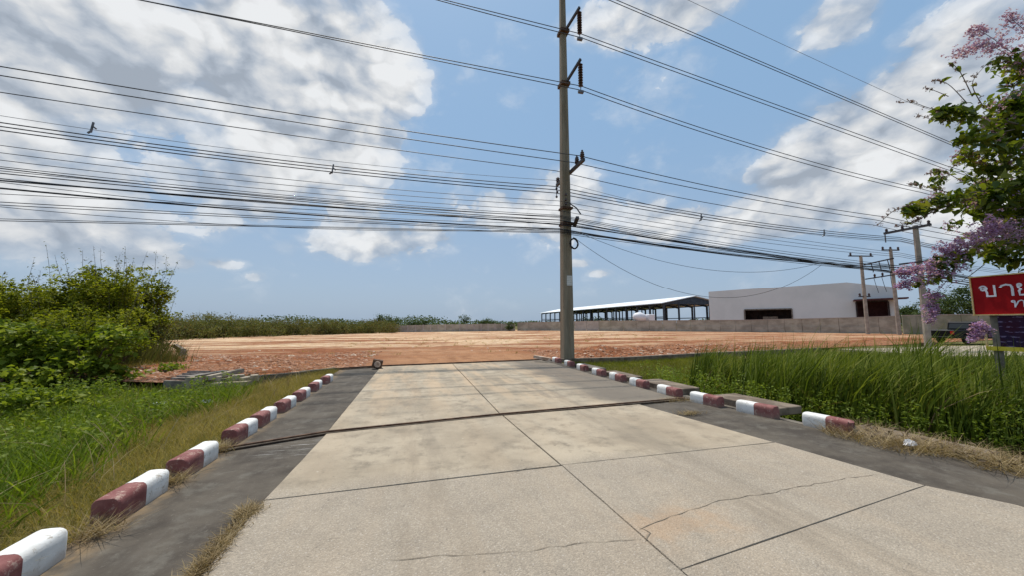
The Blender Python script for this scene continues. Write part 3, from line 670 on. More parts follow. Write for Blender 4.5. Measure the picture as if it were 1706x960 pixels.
ARMZ = (16.45, 13.82)
tip = Vector((7.1, 14.55, 19.0)); MB().beam((PXY.x, 15.9, 18.6), tip, .09, .12).build('bracket_arm', M['armsteel'], pole)
mvz = 8.85
MB().beam((PXY.x + .24, 14.35, mvz), (PXY.x + .24, 17.5, mvz), .12, .14).build('crossarm', M['armsteel'], pole)
MB().beam((PXY.x + .2, 15.0, 6.42), (PXY.x + .32, 15.62, 6.2), .14, .13).build('crossarm', M['armsteel'], pole)
MB().tube([(PXY.x + .1, 15.6, 7.25), (PXY.x + .3, 15.3, 6.95), (PXY.x + .38, 15.05, 6.6)], .03, 6).build('brace', M['armsteel'], pole)
for y, hh in ((14.5, .42), (15.05, .42)):
    MB().lathe((PXY.x + .24, y, mvz + .07), [(.05, 0), (.10, .04), (.07, .08), (.11, .13), (.075, .17), (.105, .22), (.075, .27), (.09, .31), (.04, .36), (.045, .42)], 10).build('pin_insulator', M['ins'], pole)
MB().lathe((PXY.x + .24, 17.35, mvz + .07), [(.05, 0), (.10, .04), (.07, .08), (.11, .13), (.075, .17), (.105, .22), (.04, .3)], 10).build('pin_insulator', M['ins'], pole)
hang = PY(925, 312, 17.2)
MB().beam((PXY.x + .1, 17.2, mvz - .05), (PXY.x + .1, 17.2, mvz - .8), .03, .03).build('cable_hanger', M['galv'], pole)
for k in range(3): MB().lathe((PXY.x + .1, 17.2 - .1*(k % 2), mvz - .35 - .22*k), [(.03, 0), (.06, .03), (.06, .08), (.03, .11)], 8).build('spool_insulator', M['ins'], pole)
MB().box((PXY.x, 15.85, 7.05), (.52, .52, .1)).build('clamp_band', M['rust'], pole)
MB().box((PXY.x, 15.85, 6.3), (.5, .54, .12)).build('clamp_band', M['rust'], pole)
for k, z in enumerate((7.15, 7.35, 7.6)): MB().lathe((PXY.x - .1, 15.58, z), [(.03, 0), (.06, .03), (.06, .08), (.03, .11)], 8).build('spool_insulator', M['ins'], pole)
# suspension strings hang from the brackets
STR = []
for k, (px, y0, y1) in enumerate(((968, 20, 64), (969, 106, 152))):
    a, b = PY(px, y0, 14.6), PY(px, y1, 14.6); a.x = b.x = 7.2; STR.append(b)
    t_ = thing('insulator_string', ('upper' if k == 0 else 'lower') + ' string of brown disc insulators hanging from the pole bracket', 'insulator string', b, 'insulator strings on the tall pole')
    L = a.z - b.z; n = 9; dh = (L - .22)/n
    MB().tube([a + Vector((0, 0, .12)), b], .02, 6).build('suspension_rod', M['galv'], t_)
    for i_ in range(n):
        c = a - Vector((0, 0, dh*(i_ + .8))); MB().lathe(c, [(.03, 0), (.105, .02), (.115, .04), (.09, dh*.45), (.035, dh*.8)], 12).build('insulator_disc', M['ins'], t_)
    MB().box(b + Vector((0, 0, -.02)), (.24, .12, .12)).build('clamp', M['galv'], t_)
# coil of spare cable and a paper notice
cc = Vector((7.16, 15.52, 5.33)); pts = []
for k in range(97): a_ = 2*math.pi*k/24; rr_ = .235 + .012*math.sin(k*1.7); pts.append(cc + Vector((rr_*math.cos(a_)*.8, .02*math.sin(k*.7) - .012*(k//24), rr_*math.sin(a_))))
tag(MB().tube(pts, .03, 6).build('cable_coil', M['wire'], origin=cc), 'black coil of spare cable hung on the tall concrete pole', 'cable coil')
pc = PY(944, 467, 15.9); wz = pc.z
MB_ = MB().box((6.98, 15.9 - (.24 - .0065*wz) - .006, wz - .02), (.26, .008, .46)); o = MB_.build('paper_notice', M['paper'], origin=(6.98, 15.65, wz)); tag(o, 'small white printed paper notice stuck on the tall concrete pole', 'notice')

# ------------------------------------------------------------------ wires: long catenaries in the upright plane of the pole line
def wire(name, Yp, Lp, Rp, r, label, group=None, mat='wire', cat='wire', ext=(-26., 58.), jit=0.):
    """Lp / Rp: surveyed points, left and right span; the last of Lp is the pole"""
    def span(ps, x_from, x_to, n):
        q_ = [PY(px, py, Yp) for px, py in ps]; x = np.array([p.x for p in q_]); z = np.array([p.z for p in q_])
        if len(q_) == 2: co = np.polyfit(x, z, 1); sag = .0006; f_ = lambda t: np.polyval(co, t) + sag*(t - x[0])*(t - x[1])
        else:
            co = np.polyfit(x, z, 2)
            if co[0] < .0: co = np.array([0., *np.polyfit(x, z, 1)])
            f_ = lambda t: np.polyval(co, t)
        tt = np.linspace(x_from, x_to, n); return [(t, float(f_(t))) for t in tt]
    pole_x = PY(*Lp[-1], Yp).x if Lp else PY(*Rp[0], Yp).x
    P = []
    if Lp: P += span(Lp, ext[0], pole_x, 22)
    if Rp:
        e = PY(*Rp[-1], Yp).x; S = span(Rp, pole_x, max(e, 20), 26)
        if P: dz = P[-1][1] - S[0][1]; S = [(t, z + dz*(1 - k/len(S))) for k, (t, z) in enumerate(S)][1:]
        P += S
        if ext[1] > e + 3:                       # next span, beyond the far pole
            z0 = P[-1][1]; n = 10
            for k in range(1, n + 1): t = k/n; P.append((P[-1][0]*0 + e + (ext[1] - e)*t, z0 - 1.2*4*t*(1 - t)*.5 - .4*t))
    pts = [Vector((x, Yp + (R.uniform(-jit, jit) if jit else 0), z)) for x, z in P]
    c = Vector((pole_x, Yp, min(p.z for p in pts)))
    o = MB().tube(pts, r*.9, 5).build(name, M[mat], origin=c, smooth=True); tag(o, label, cat, group); return o
HVG = 'high voltage line pairs'
k_ = 0
for nm, L, Rr in (('upper', [(731, 0), (850, 32), (968, 62)], [(968, 62), (1280, 175), (1575, 281)]), ('lower', [(235, 0), (620, 78), (969, 150)], [(969, 150), (1240, 242), (1535, 320)])):
    for dy, w_ in ((0, 'front'), (-6, 'back')):
        wire('power_line', 14.6 if dy == 0 else 14.82, [(a - (dy*2 if a > 700 and nm == 'upper' and b < 5 else -dy if b < 5 else 0), b + (dy if b > 5 else 0)) for a, b in L], [(a, b + dy) for a, b in Rr], .02,
             '%s wire of the pair on the %s insulator string of the tall pole' % ('lower' if dy == 0 else 'higher', nm), HVG, cat='power line')
for dx, w_ in ((0, 'lower'), (14, 'higher')):
    wire('power_line', 14.6 if dx == 0 else 14.82, [], [(968 + dx, -20), (1410, 166 - dx*.25), (1622, 257 - dx*.3)], .02, '%s wire of the topmost line pair crossing the upper right sky' % w_, HVG, cat='power line', ext=(0, 58))
wire('earth_wire', 15.9, [(700, -190), (938, -100)], [(938, -100), (1340, 90), (1510, 168)], .012, 'single thin topmost earth wire crossing the upper right sky', None, 'wiregrey', ext=(-26, 58))
MG = 'medium voltage wires on the crossarm'
wire('power_line', 14.5, [(0, 110), (431, 180), (966, 259)], [(966, 259), (1223, 318), (1476, 361)], .02, 'top wire of three on the crossarm, on the outermost insulator', MG, cat='power line')
wire('power_line', 15.05, [(0, 125), (480, 201), (954, 270)], [(954, 270), (1223, 326), (1460, 366)], .02, 'middle wire of three on the crossarm, on the inner insulator', MG, cat='power line')
wire('power_line', 17.35, [(0, 153), (480, 224), (926, 284)], [(926, 284), (1223, 345), (1454, 374)], .02, 'lowest wire of three on the crossarm, passing behind the tall pole', MG, cat='power line')
wire('messenger_wire', 17.2, [(0, 192), (480, 259), (928, 300)], [(928, 300), (1223, 370), (1500, 402)], .011, 'faint thin messenger wire just above the three spaced cables', None, 'wiregrey')
CG = 'spaced aerial cables below the crossarm'
for k, nm in enumerate(('top', 'middle', 'bottom')):
    d = k*5.5; wire('aerial_cable', 17.2 - .07*k, [(0, 203.5 + k*6.5), (554, 276 + k*5), (926, 310 + d)], [(926, 310 + d), (1168, 355 + k*5), (1373, 384 + k*3), (1500, 395 + k*3)], .024, '%s of three thick black cables held by spacer clips' % nm, CG, cat='aerial cable')
LG = 'low voltage wires on the pole'
for k, nm in enumerate(('top', 'middle', 'bottom')):
    wire('service_wire', 15.62, [(0, 241.5 + 12.3*k), (480, 298.5 + 9.7*k), (930, 334 + 8*k)], [(930, 334 + 8*k), (1223, 383 + 7*k), (1500, 421 + 3*k)], .013, '%s of three evenly spaced service wires below the spaced cables' % nm, LG, cat='service wire')
TG = 'telecom cables in the lowest bundle'; TL = 'thin black telecom cable in the lowest bundle strung past the tall pole'
TLAB = {5: 'thick black telecom cable, second thickest below the service wires on the left', 7: 'thickest black telecom cable sloping lowest but one set across the left sky', 11: 'slack telecom cable that runs almost level at the left frame edge', 12: 'lowest telecom cable of all at the left frame edge, nearly level', 13: 'thin slack telecom cable crossing the two level ones at far left',
        9: 'upper of two thin parallel telecom cables under the thickest one at left', 10: 'lower of two thin parallel telecom cables under the thickest one at left', 6: 'single thin telecom cable just under the thickest one at the left edge', 0: 'topmost thin telecom cable of the dense bundle on the left'}
tele = [((0, 277), (480, 325), (932, 358), .014, 0), ((0, 280), (480, 330), (932, 360), .02, 1), ((0, 284), (480, 328), (932, 362), .014, 2), ((0, 288), (480, 333), (932, 366), .02, 3),
        ((0, 297), (480, 340), (932, 366), .02, 4), ((0, 301), (480, 337), (932, 374), .03, 5), ((0, 323), (480, 346), (932, 370), .012, 6),
        ((0, 313), (500, 356), (932, 381), .034, 7), ((0, 303), (440, 349), (932, 371), .012, 8), ((0, 336), (480, 362), (932, 383), .015, 9), ((0, 341), (480, 365), (932, 385), .015, 10), ((0, 364), (200, 369), (932, 386), .013, 11), ((0, 370), (230, 369), (932, 388), .015, 12), ((0, 344), (260, 366), (932, 380), .011, 13)]
for a, b, c, r, k in tele:
    wire('telecom_cable', 15.5 + .02*(k % 5), [a, b, c], [c, (1150, c[1] + 30 + (k % 4)*3), (1350, 428 + (k % 5)*3.0), (1520, 443 + (k % 6)*3.5)], r, TLAB.get(k, TL), TG, cat='telecom cable')
wire('telecom_cable', 15.45, [], [(955, 398), (1085, 463), (1200, 499), (1290, 489), (1368, 438)], .011, 'slack drop cable sagging deepest, from the coil across the white building', None, cat='telecom cable', ext=(0, 0))
wire('telecom_cable', 15.45, [], [(960, 386), (1085, 428), (1180, 448), (1290, 454), (1368, 436)], .011, 'slack drop cable sagging shallowly in the sky right of the pole', None, cat='telecom cable', ext=(0, 0))
# spacer clips on the cables
for k, (px, py, lab) in enumerate(((153, 213, 'cable spacer clip at the far left on the three thick cables'), (554, 282, 'cable spacer clip between the big cloud and the tall pole'), (1168, 362, 'cable spacer clip in the sky just right of the tall pole'), (1373, 388, 'cable spacer clip nearest to the flowering tree'))):
    c = PY(px, py, 17.1); sp = thing('cable_spacer', lab, 'cable spacer', c, 'spacer clips on the aerial cables')
    MB().beam(c + Vector((-.02, 0, -.17)), c + Vector((.03, 0, .24)), .05, .05, (0, 1, 0)).build('spacer_bar', M['galv'], sp)
    for s_ in (-1, 1): MB().beam(c + Vector((.0, 0, .1*s_)), c + Vector((.12*s_, .02, .1*s_ - .1)), .05, .05, (0, 1, 0)).build('spacer_arm', M['galv'], sp)

# ------------------------------------------------------------------ far poles
def far_pole(base, top_z, r0, r1, label, name='utility_pole'):
    t_ = thing(name, label, 'utility pole', (base.x, base.y, base.z), None)
    MB().tube([(base.x, base.y, base.z - .3), (base.x, base.y, (base.z + top_z)/2), (base.x, base.y, top_z)], [r0, (r0 + r1)/2, r1], 8).build('pole_shaft', M['polefar'], t_); return t_
pc = far_pole(Vector((31.3, 15.9, -.05)), 8.0, .19, .14, 'concrete pole with a wide T crossarm behind the lilac flowers')
MB().beam((31.2, 15.1, 7.85), (31.2, 17.5, 7.85), .14, .14).build('crossarm', M['armsteel'], pc)
for y in (15.2, 16.5, 17.35): MB().lathe((31.2, y, 7.9), [(.04, 0), (.09, .05), (.06, .1), (.09, .16), (.04, .25)], 8).build('pin_insulator', M['ins'], pc)
MB().beam((31.1, 17.4, 7.8), (31.1, 17.4, 7.2), .05, .05).build('cable_hanger', M['galv'], pc)
MB().beam((31.1, 15.0, 5.6), (31.1, 16.8, 5.6), .1, .1).build('crossarm', M['armsteel'], pc)
pa_b, pb_b = G(1445, 556, .25), G(1497, 552, .25)
DA = 57.; a = PD(1445, 545, DA); pa = far_pole(Vector((a.x, a.y, -.2)), PD(1433, 425, DA).z, .27, .2, 'shorter pole in front of the dark opening of the white building')
b = PD(1497, 548, DA - 2); pb = far_pole(Vector((b.x, b.y, -.2)), PD(1481, 414, DA - 2).z, .27, .2, 'taller pole at the right corner of the white building')
def arm(p, z, half, d, par, nins=3):
    a_, b_ = Vector((p.x - d.x*half, p.y - d.y*half, z)), Vector((p.x + d.x*half, p.y + d.y*half, z)); MB().beam(a_, b_, .16, .16).build('crossarm', M['armsteel'], par)
    for k in range(nins):
        c = a_.lerp(b_, (k + .1)/(nins - .8)); MB().lathe(c, [(.05, 0), (.16, .1), (.1, .2), (.16, .32), (.08, .5)], 8).build('pin_insulator', M['ins'], par)
dirw = Vector((.95, -.2, 0)).normalized()
arm(a, PD(1433, 426, DA).z, 2.0, dirw, pa, 2); arm(b, PD(1481, 416, DA - 2).z, 1.35, dirw, pb, 3); arm(a, PD(1441, 495, DA).z, .9, dirw, pa, 2)
th = thing('transformer_frame', 'pair of steel bars with hanging fuses between the two far poles', 'power frame', (a.x, a.y, a.z))
z1, z2, z3, z4 = PD(1436, 441, DA).z, PD(1485, 434, DA).z, PD(1438, 465, DA).z, PD(1487, 460, DA).z
MB().beam((a.x, a.y - .3, z1), (b.x, b.y - .3, z2), .18, .18).build('frame_bar', M['armsteel'], th); MB().beam((a.x, a.y - .3, z3), (b.x, b.y - .3, z4), .16, .16).build('frame_bar', M['armsteel'], th)
for tt in (.22, .48, .76):
    p = a.lerp(b, tt); zt, zl = z1 + (z2 - z1)*tt, z3 + (z4 - z3)*tt
    MB().tube([(p.x, p.y - .4, zt + .1), (p.x + .25, p.y - .45, (zt + zl)/2), (p.x + .3, p.y - .4, zl + .9)], .06, 5).build('fuse', M['ins'], th)
    MB().lathe((p.x + .7, p.y - .3, zl), [(.08, 0), (.16, .15), (.1, .3), (.16, .5), (.06, .7)], 8).build('pin_insulator', M['ins'], th)
    pts = [Vector((p.x + .3 + (1.6 if tt < .6 else .5)*math.sin(s_*3.14)*.45, p.y - .4, zl - 3.2*math.sin(s_*3.14)*.75)) for s_ in np.linspace(0, 1, 10)]
    MB().tube(pts, .035, 4).build('jumper_lead', M['wire'], th)

# ------------------------------------------------------------------ perimeter walls
def wall_run(pts, n, mats, label, th_=.18, coping=True, posts=0):
    """pts: (px, top py, D, base z)"""
    tops = [PD(px, py, D) for px, py, D, z in pts]; t_ = thing('boundary_wall', label, 'wall', (tops[0].x, tops[0].y, -.2))
    Ls = [0.]
    for a, b in zip(tops[:-1], tops[1:]): Ls.append(Ls[-1] + (b.xy - a.xy).length)
    at = lambda s_: Vector((np.interp(s_, Ls, [p.x for p in tops]), np.interp(s_, Ls, [p.y for p in tops]), np.interp(s_, Ls, [p.z for p in tops])))
    for k in range(n):
        a, b = at(Ls[-1]*k/n), at(Ls[-1]*(k+1)/n); d = (b - a); d.z = 0; d.normalize(); nn = Vector((d.y, -d.x, 0))*th_/2; a2, b2 = a + d*.02, b - d*.02; dz = 0
        lo = -.6
        MB().hexa([Vector((*(a2 + nn).xy, lo)), Vector((*(b2 + nn).xy, lo)), Vector((*(b2 - nn).xy, lo)), Vector((*(a2 - nn).xy, lo)), a2 + nn, b2 + nn, b2 - nn, a2 - nn]).build('wall_panel', M[mats(k)], t_)
        if coping: MB().beam(a + Vector((0, 0, .04)), b + Vector((0, 0, .04)), th_ + .1, .09).build('coping', M['wall2'], t_)
        if posts: MB().hexa([Vector((*(a + d*u_ + nn*v_).xy, z)) for z in (lo, a.z + .05) for u_, v_ in ((-.13, 1.6), (.13, 1.6), (.13, -1.6), (-.13, -1.6))]).build('wall_post', M['wall2'], t_)
    return t_, at, Ls[-1]
wall_run([(640, 544, 74, -.2), (740, 541.5, 78, -.1), (858, 540, 82, 0)], 18, lambda k: 'wall', 'low grey panel wall with pale posts at the far end of the dirt', .15, False, 1)
t_, at, LL = wall_run([(862, 539, 82, 0), (1000, 536, 78, .2), (1250, 534.5, 68, .2), (1440, 530, 61, .3), (1500, 527.5, 58, .3)], 26, lambda k: 'wall2' if k in (5, 6) else 'wall', 'long pale rendered wall between the dirt plot and white building', .2, True)
for k in range(13, 25):       # lower footing course that stands proud
    a, b = at(LL*k/26), at(LL*(k+1)/26); d = (b - a).normalized(); nn = Vector((d.y, -d.x, 0))*.17
    MB().beam((a + nn + d*.03).xy.to_3d() + Vector((0, 0, .45)), (b + nn - d*.03).xy.to_3d() + Vector((0, 0, .45)), .16, 1.5).build('footing_panel', M['wall'], t_)
wall_run([(1502, 527, 57.5, .3), (1560, 526, 56, .3), (1640, 525, 52, .3), (1760, 523, 48, .3)], 9, lambda k: 'wallgreen', 'mossy grey wall behind the black pickup truck', .2, True)

# ------------------------------------------------------------------ white building and open shed
ex, ey = Vector((1, 0, 0)), Vector((0, 1, 0))
c0 = PD(1181, 500, 86); c0.z = 0; cR = PD(1490, 500, 67); cR.z = 0
wb = thing('white_building', 'wide white warehouse with a shallow gable front behind the wall', 'warehouse', c0)
fdir = (cR - c0).normalized(); ndir = Vector((-fdir.y, fdir.x, 0))            # along the front, and into the building
def wp(u, v, z): p = c0 + fdir*u + ndir*v; return Vector((p.x, p.y, z))
def wx(px):
    r = ray(px, 500); d = Vector((r.x, r.y)); # where the view line of a column meets the front
    den = d.x*(-fdir.y) + d.y*fdir.x; t = (c0.x*(-fdir.y) + c0.y*fdir.x)/den; return (d*t - c0.xy).dot(fdir.xy)
def wz(px, py): p = wp(wx(px), 0, 0); return PD(px, py, p.dot(FWD)).z
wl, wr_, wm = 0., wx(1490), wx(1413); zl, zm, zr = wz(1181, 487), wz(1413, 470), wz(1490, 478)
op = [(wx(1240), wx(1317), .0, wz(1278, 517)), (wx(1427), wx(1478), .0, wz(1450, 504))]
def fz(s_): return zl + (zm - zl)*(s_ - wl)/(wm - wl) if s_ < wm else zm + (zr - zm)*(s_ - wm)/(wr_ - wm)
def wbox(name, u0, u1, v0, v1, z0, za, zb_, mat):
    return MB().hexa([wp(u0, v0, z0), wp(u1, v0, z0), wp(u1, v1, z0), wp(u0, v1, z0), wp(u0, v0, za), wp(u1, v0, zb_), wp(u1, v1, zb_), wp(u0, v1, za)]).build(name, M[mat], wb)
def panel(name, s0, s1, z0):
    ss = [s0] + ([wm] if s0 < wm < s1 else []) + [s1]
    for a_, b_ in zip(ss[:-1], ss[1:]): wbox(name, a_, b_, 0, .3, z0, fz(a_), fz(b_), 'white_wall')
for a_, b_, z_ in ((wl, op[0][0], -.3), (op[0][0], op[0][1], op[0][3]), (op[0][1], op[1][0], -.3), (op[1][0], op[1][1], op[1][3]), (op[1][1], wr_, -.3)): panel('front_wall', a_, b_, z_)
for a_, b_ in ((wl, wl + .28), (wr_ - .28, wr_)): wbox('side_wall', a_, b_, .31, 40, -.3, fz(a_) - .6, fz(b_) - .6, 'white_wall')
wbox('back_wall', wl, wr_, 40.01, 40.3, -.3, zl - .6, zr - .6, 'white_wall')
for a_, b_ in ((wl + .3, wm), (wm, wr_ - .3)):
    MB().hexa([wp(a_, .31, fz(a_) - .9), wp(b_, .31, fz(b_) - .9), wp(b_, 39.9, fz(b_) - .9), wp(a_, 39.9, fz(a_) - .9), wp(a_, .31, fz(a_) - .7), wp(b_, .31, fz(b_) - .7), wp(b_, 39.9, fz(b_) - .7), wp(a_, 39.9, fz(a_) - .7)]).build('roof', M['white_roof'], wb)
for i_, (a_, b_, z0, z1_) in enumerate(op):
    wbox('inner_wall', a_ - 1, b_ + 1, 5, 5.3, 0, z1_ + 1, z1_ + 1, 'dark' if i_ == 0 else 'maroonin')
    mt = 'drainc' if i_ == 0 else 'dark'
    MB().beam(wp(a_ - .1, -.05, z1_ + .08), wp(b_ + .1, -.05, z1_ + .08), .3, .25).beam(wp(a_ - .1, -.05, 0), wp(a_ - .1, -.05, z1_), .3, .22, fdir).beam(wp(b_ + .1, -.05, 0), wp(b_ + .1, -.05, z1_), .3, .22, fdir).build('opening_frame', M[mt], wb)
MB().beam(wp(op[1][0] - .5, -1.2, op[1][3] + .3), wp(wr_ + 1.5, -1.2, op[1][3] + .45), 2.4, .25).build('canopy', M['maroonin'], wb)
q0, q1 = op[0][0]*.62 + op[0][1]*.38, op[0][0]*.3 + op[0][1]*.7; wbox('partition', q0, q1, 1.4, 1.6, 0, 3.2, 3.2, 'drainc')

s0 = PD(1105, 520, 95); shed = thing('open_shed', 'long open steel shed with a white gable roof beyond the wall', 'shed', (s0.x, s0.y, 0))
SW = 19.; SLn = 92.; ez = PD(1105, 505, 95).z; rz_ = PD(1150, 494.5, 97).z
def sp(u, v, z): return Vector((s0.x + u, s0.y + v, z))
ov = .8
for u0, z0, u1, z1_ in ((-ov, ez - .25, SW/2, rz_), (SW/2, rz_, SW + ov, ez - .25)):
    MB().hexa([sp(u0, -ov, z0), sp(u1, -ov, z1_), sp(u1, SLn + ov, z1_), sp(u0, SLn + ov, z0), sp(u0, -ov, z0 + .18), sp(u1, -ov, z1_ + .18), sp(u1, SLn + ov, z1_ + .18), sp(u0, SLn + ov, z0 + .18)]).build('roof_sheet', M['white_roof'], shed)
nb = 16
for k in range(nb + 1):
    v = SLn*k/nb
    for u in (.2, SW - .2): MB().box(sp(u, v, ez/2 - .3), (.38, .42, ez)).build('column', M['steel'], shed)
    MB().beam(sp(.2, v, ez - .5), sp(SW/2, v, rz_ - .45), .22, .55).build('rafter', M['steel'], shed); MB().beam(sp(SW/2, v, rz_ - .45), sp(SW - .2, v, ez - .5), .22, .55).build('rafter', M['steel'], shed)
for u in (0.2, SW - .2):
    for z in (1.6, 3.4, ez - .35): MB().beam(sp(u, 0, z), sp(u, SLn, z), .16, .24).build('girt', M['steel'], shed)
for j in range(1, 9):
    tt = j/9; z = ez + (rz_ - ez)*(1 - abs(2*tt - 1)) - .25; MB().beam(sp(SW*tt, 0, z), sp(SW*tt, SLn, z), .14, .2).build('purlin', M['steel'], shed)
for k in range(0, nb + 1, 1): MB().box(sp(SW*.5, SLn*k/nb, (rz_ - .6)/2), (.26, .26, rz_ - .6)).build('column', M['steel'], shed)
for tt in (.25, .75): MB().box(sp(SW*tt, SLn, (ez - .3)/2), (.26, .26, ez - .3)).build('column', M['steel'], shed); MB().box(sp(SW*tt, .0, (ez - .3)/2), (.26, .26, ez - .3)).build('column', M['steel'], shed)
for z in (2., 4.): MB().beam(sp(.3, SLn, z), sp(SW - .3, SLn, z), .14, .22).build('girt', M['steel'], shed)
MB().add([sp(.3, -.1, ez - .35), sp(SW - .3, -.1, ez - .35), sp(SW/2, -.1, rz_ - .3), sp(.3, .05, ez - .35), sp(SW - .3, .05, ez - .35), sp(SW/2, .05, rz_ - .3)], [[0, 1, 2], [3, 5, 4], [0, 3, 4, 1], [1, 4, 5, 2], [2, 5, 3, 0]]).build('gable_panel', M['steel'], shed)

# concrete mixer lorry and a pale boom by the shed
mx0 = PD(1066, 530, 88); ml = thing('mixer_truck', 'white drum of a concrete mixer truck in front of the open shed', 'mixer truck', (mx0.x, mx0.y, .1))
MB().lathe((mx0.x - 1.7, mx0.y, mx0.z + .25), [(.35, 0), (.8, .35), (1.15, 1.2), (1.2, 1.9), (.95, 2.7), (.6, 3.3)], 14, Vector((1, 0, -.12))).build('drum', M['plastic'], ml, smooth=True)
MB().box((mx0.x - .2, mx0.y, mx0.z - 1.15), (6, 2.1, .3)).build('chassis', M['dark'], ml); MB().box((mx0.x + 2.6, mx0.y, mx0.z - .2), (1.5, 2.2, 1.9)).build('cab', M['plastic'], ml, bevel=.12)
for dx_ in (-2.2, -1.1, 2.2):
    for s_ in (-1, 1): MB().lathe((mx0.x + dx_, mx0.y + s_*1., .62), [(.2, -.14), (.5, -.14), (.5, .14), (.2, .14)], 14, Vector((0, 1, 0))).build('wheel', M['tyre'], ml)

# ------------------------------------------------------------------ driveway and pickup at the right
dv = MB().prism([(26, 12.), (60, 9.), (60, 18.), (26, 17.5)], -.1, .03).build('driveway', M['slabc']); tag(dv, 'pale concrete driveway beyond the reeds', kind='structure')
t0 = Vector((40.9, 19.2, .05)); car = thing('pickup_truck', 'black pickup truck seen from behind the reeds beside the wall', 'pickup truck', t0); car.rotation_euler.z = math.radians(-8)
def cp(x, y, z): return t0 + Vector((x, y, z))
def body(secs, y0, y1):   # side outline extruded across
    n = len(secs); return MB().add([cp(x, y0, z) for x, z in secs] + [cp(x, y1, z) for x, z in secs], [list(range(n)), list(range(n, 2*n))[::-1]] + [[i_, (i_+1) % n, n + (i_+1) % n, n + i_] for i_ in range(n)])
body([(.0, .55), (.05, 1.08), (1.75, 1.10), (1.75, .42), (1.55, .42), (1.45, .72), (1.2, .86), (.95, .72), (.85, .42), (.1, .45)], 0, 1.72).build('cargo_bed', M['car'], car, bevel=.03)
body([(1.78, .40), (1.78, 1.10), (3.85, 1.10), (3.9, 1.04), (5.05, .95), (5.12, .45), (4.75, .42), (4.62, .72), (4.35, .86), (4.1, .72), (3.98, .40)], 0, 1.72).build('cab_body', M['car'], car, bevel=.03)
body([(1.82, 1.10), (1.98, 1.70), (2.15, 1.75), (3.1, 1.75), (3.9, 1.12)], .1, 1.62).build('cab_roof', M['car'], car, bevel=.03)
body([(1.95, 1.18), (2.08, 1.62), (2.62, 1.64), (2.62, 1.18)], .085, 1.635).build('side_window', M['glass'], car); body([(2.7, 1.18), (2.7, 1.64), (3.08, 1.64), (3.68, 1.18)], .085, 1.635).build('side_window', M['glass'], car)
MB().hexa([cp(1.80, .25, 1.2), cp(1.80, 1.47, 1.2), cp(1.9, 1.47, 1.2), cp(1.9, .25, 1.2), cp(1.93, .25, 1.6), cp(1.93, 1.47, 1.6), cp(2.05, 1.47, 1.6), cp(2.05, .25, 1.6)]).build('rear_window', M['glass'], car)
for y in (.1, 1.62): MB().box(cp(-.0, y, .88), (.1, .18, .24)).build('tail_light', M['tail'], car)
MB().box(cp(-.08, .86, .5), (.16, 1.66, .16)).build('rear_bumper', M['car'], car, bevel=.02); MB().box(cp(-.005, .86, .82), (.06, 1.3, .46)).build('tailgate', M['car'], car, bevel=.02)
for x in (1.2, 4.36):
    for y, s_ in ((.05, -1), (1.67, 1)):
        wh = MB().lathe(cp(x, y, .36), [(.2, -.1), (.34, -.1), (.36, -.06), (.36, .06), (.34, .1), (.2, .1)], 20, Vector((0, 1, 0))).build('wheel', M['tyre'], car)
        MB().lathe(cp(x, y + s_*.085, .36), [(.06, 0), (.21, 0), (.23, s_*.02), (.2, s_*.03), (.05, s_*.025)], 16, Vector((0, 1, 0))).build('rim', M['chrome'], wh)
bk = G(1548, 578, .05); tag(MB().box((bk.x, bk.y, .18), (1.6, .3, .28), .1).build('timber_beam', M['rust'], origin=(bk.x, bk.y, .05)), 'brown beam lying on the driveway behind the pickup truck', 'beam')

# ------------------------------------------------------------------ sign
SD = 8.1; A = PD(1615.5, 462, SD); B = PD(1623, 526, SD); zt, zb = A.z, B.z; SX = (A.x + B.x)/2; y_far = (A.y + B.y)/2
sg = thing('sale_sign', 'red sign board with white lettering under the flowering tree', 'sign', (SX, y_far - .7, -.5))
Wd = 1.75; tilt = .0
rot = Matrix.Rotation(math.radians(1.2), 4, 'X')
MB().box((SX, y_far - Wd/2, (zt + zb)/2), (.03, Wd, zt - zb)).build('red_panel', M['sign_red'], sg)
fm = MB(); e = .022
for y in (y_far - .011, y_far - Wd + .011): fm.box((SX - .012, y, (zt + zb)/2), (.05, e, zt - zb + .03))
for z in (zt, zb): fm.box((SX - .013, y_far - Wd/2, z), (.052, Wd + .02, e))
fm.build('frame', M['sign_edge'], sg)
def glyph(strokes, oy, oz, sz, wdt, name='letter'):
    """broad pen strokes in units of the letter height, pen x runs to the reader's right (-y)"""
    mb = MB(); dep = 0
    for st in strokes:
        P = [Vector((0, oy - x*sz, oz + z*sz)) for x, z in st]; n = len(P); L_, R_ = [], []
        for i_, p in enumerate(P):
            d = (P[min(i_+1, n-1)] - P[max(i_-1, 0)]).normalized(); s_ = Vector((0, -d.z, d.y))*wdt*sz/2; L_.append(p + s_); R_.append(p - s_)
        x0 = SX - .017 - .003*dep; dep += 1; x1 = x0 - .006
        vs = [Vector((x0, v.y, v.z)) for v in L_ + R_] + [Vector((x1, v.y, v.z)) for v in L_ + R_]
        fs = [[2*n + i_, 2*n + i_ + 1, 3*n + i_ + 1, 3*n + i_] for i_ in range(n-1)] + [[i_, i_+1, 2*n + i_ + 1, 2*n + i_] for i_ in range(n-1)] + [[n + i_, n + i_ + 1, 3*n + i_ + 1, 3*n + i_] for i_ in range(n-1)] + [[0, n, 3*n, 2*n], [n-1, 2*n-1, 4*n-1, 3*n-1]]
        mb.add(vs, fs)
    return mb.build(name, M['sign_white'], sg)
def arc(cx, cz, rx, rz__, a0, a1, n=10): return [(cx + rx*math.cos(math.radians(a0 + (a1 - a0)*k/n)), cz + rz__*math.sin(math.radians(a0 + (a1 - a0)*k/n))) for k in range(n + 1)]
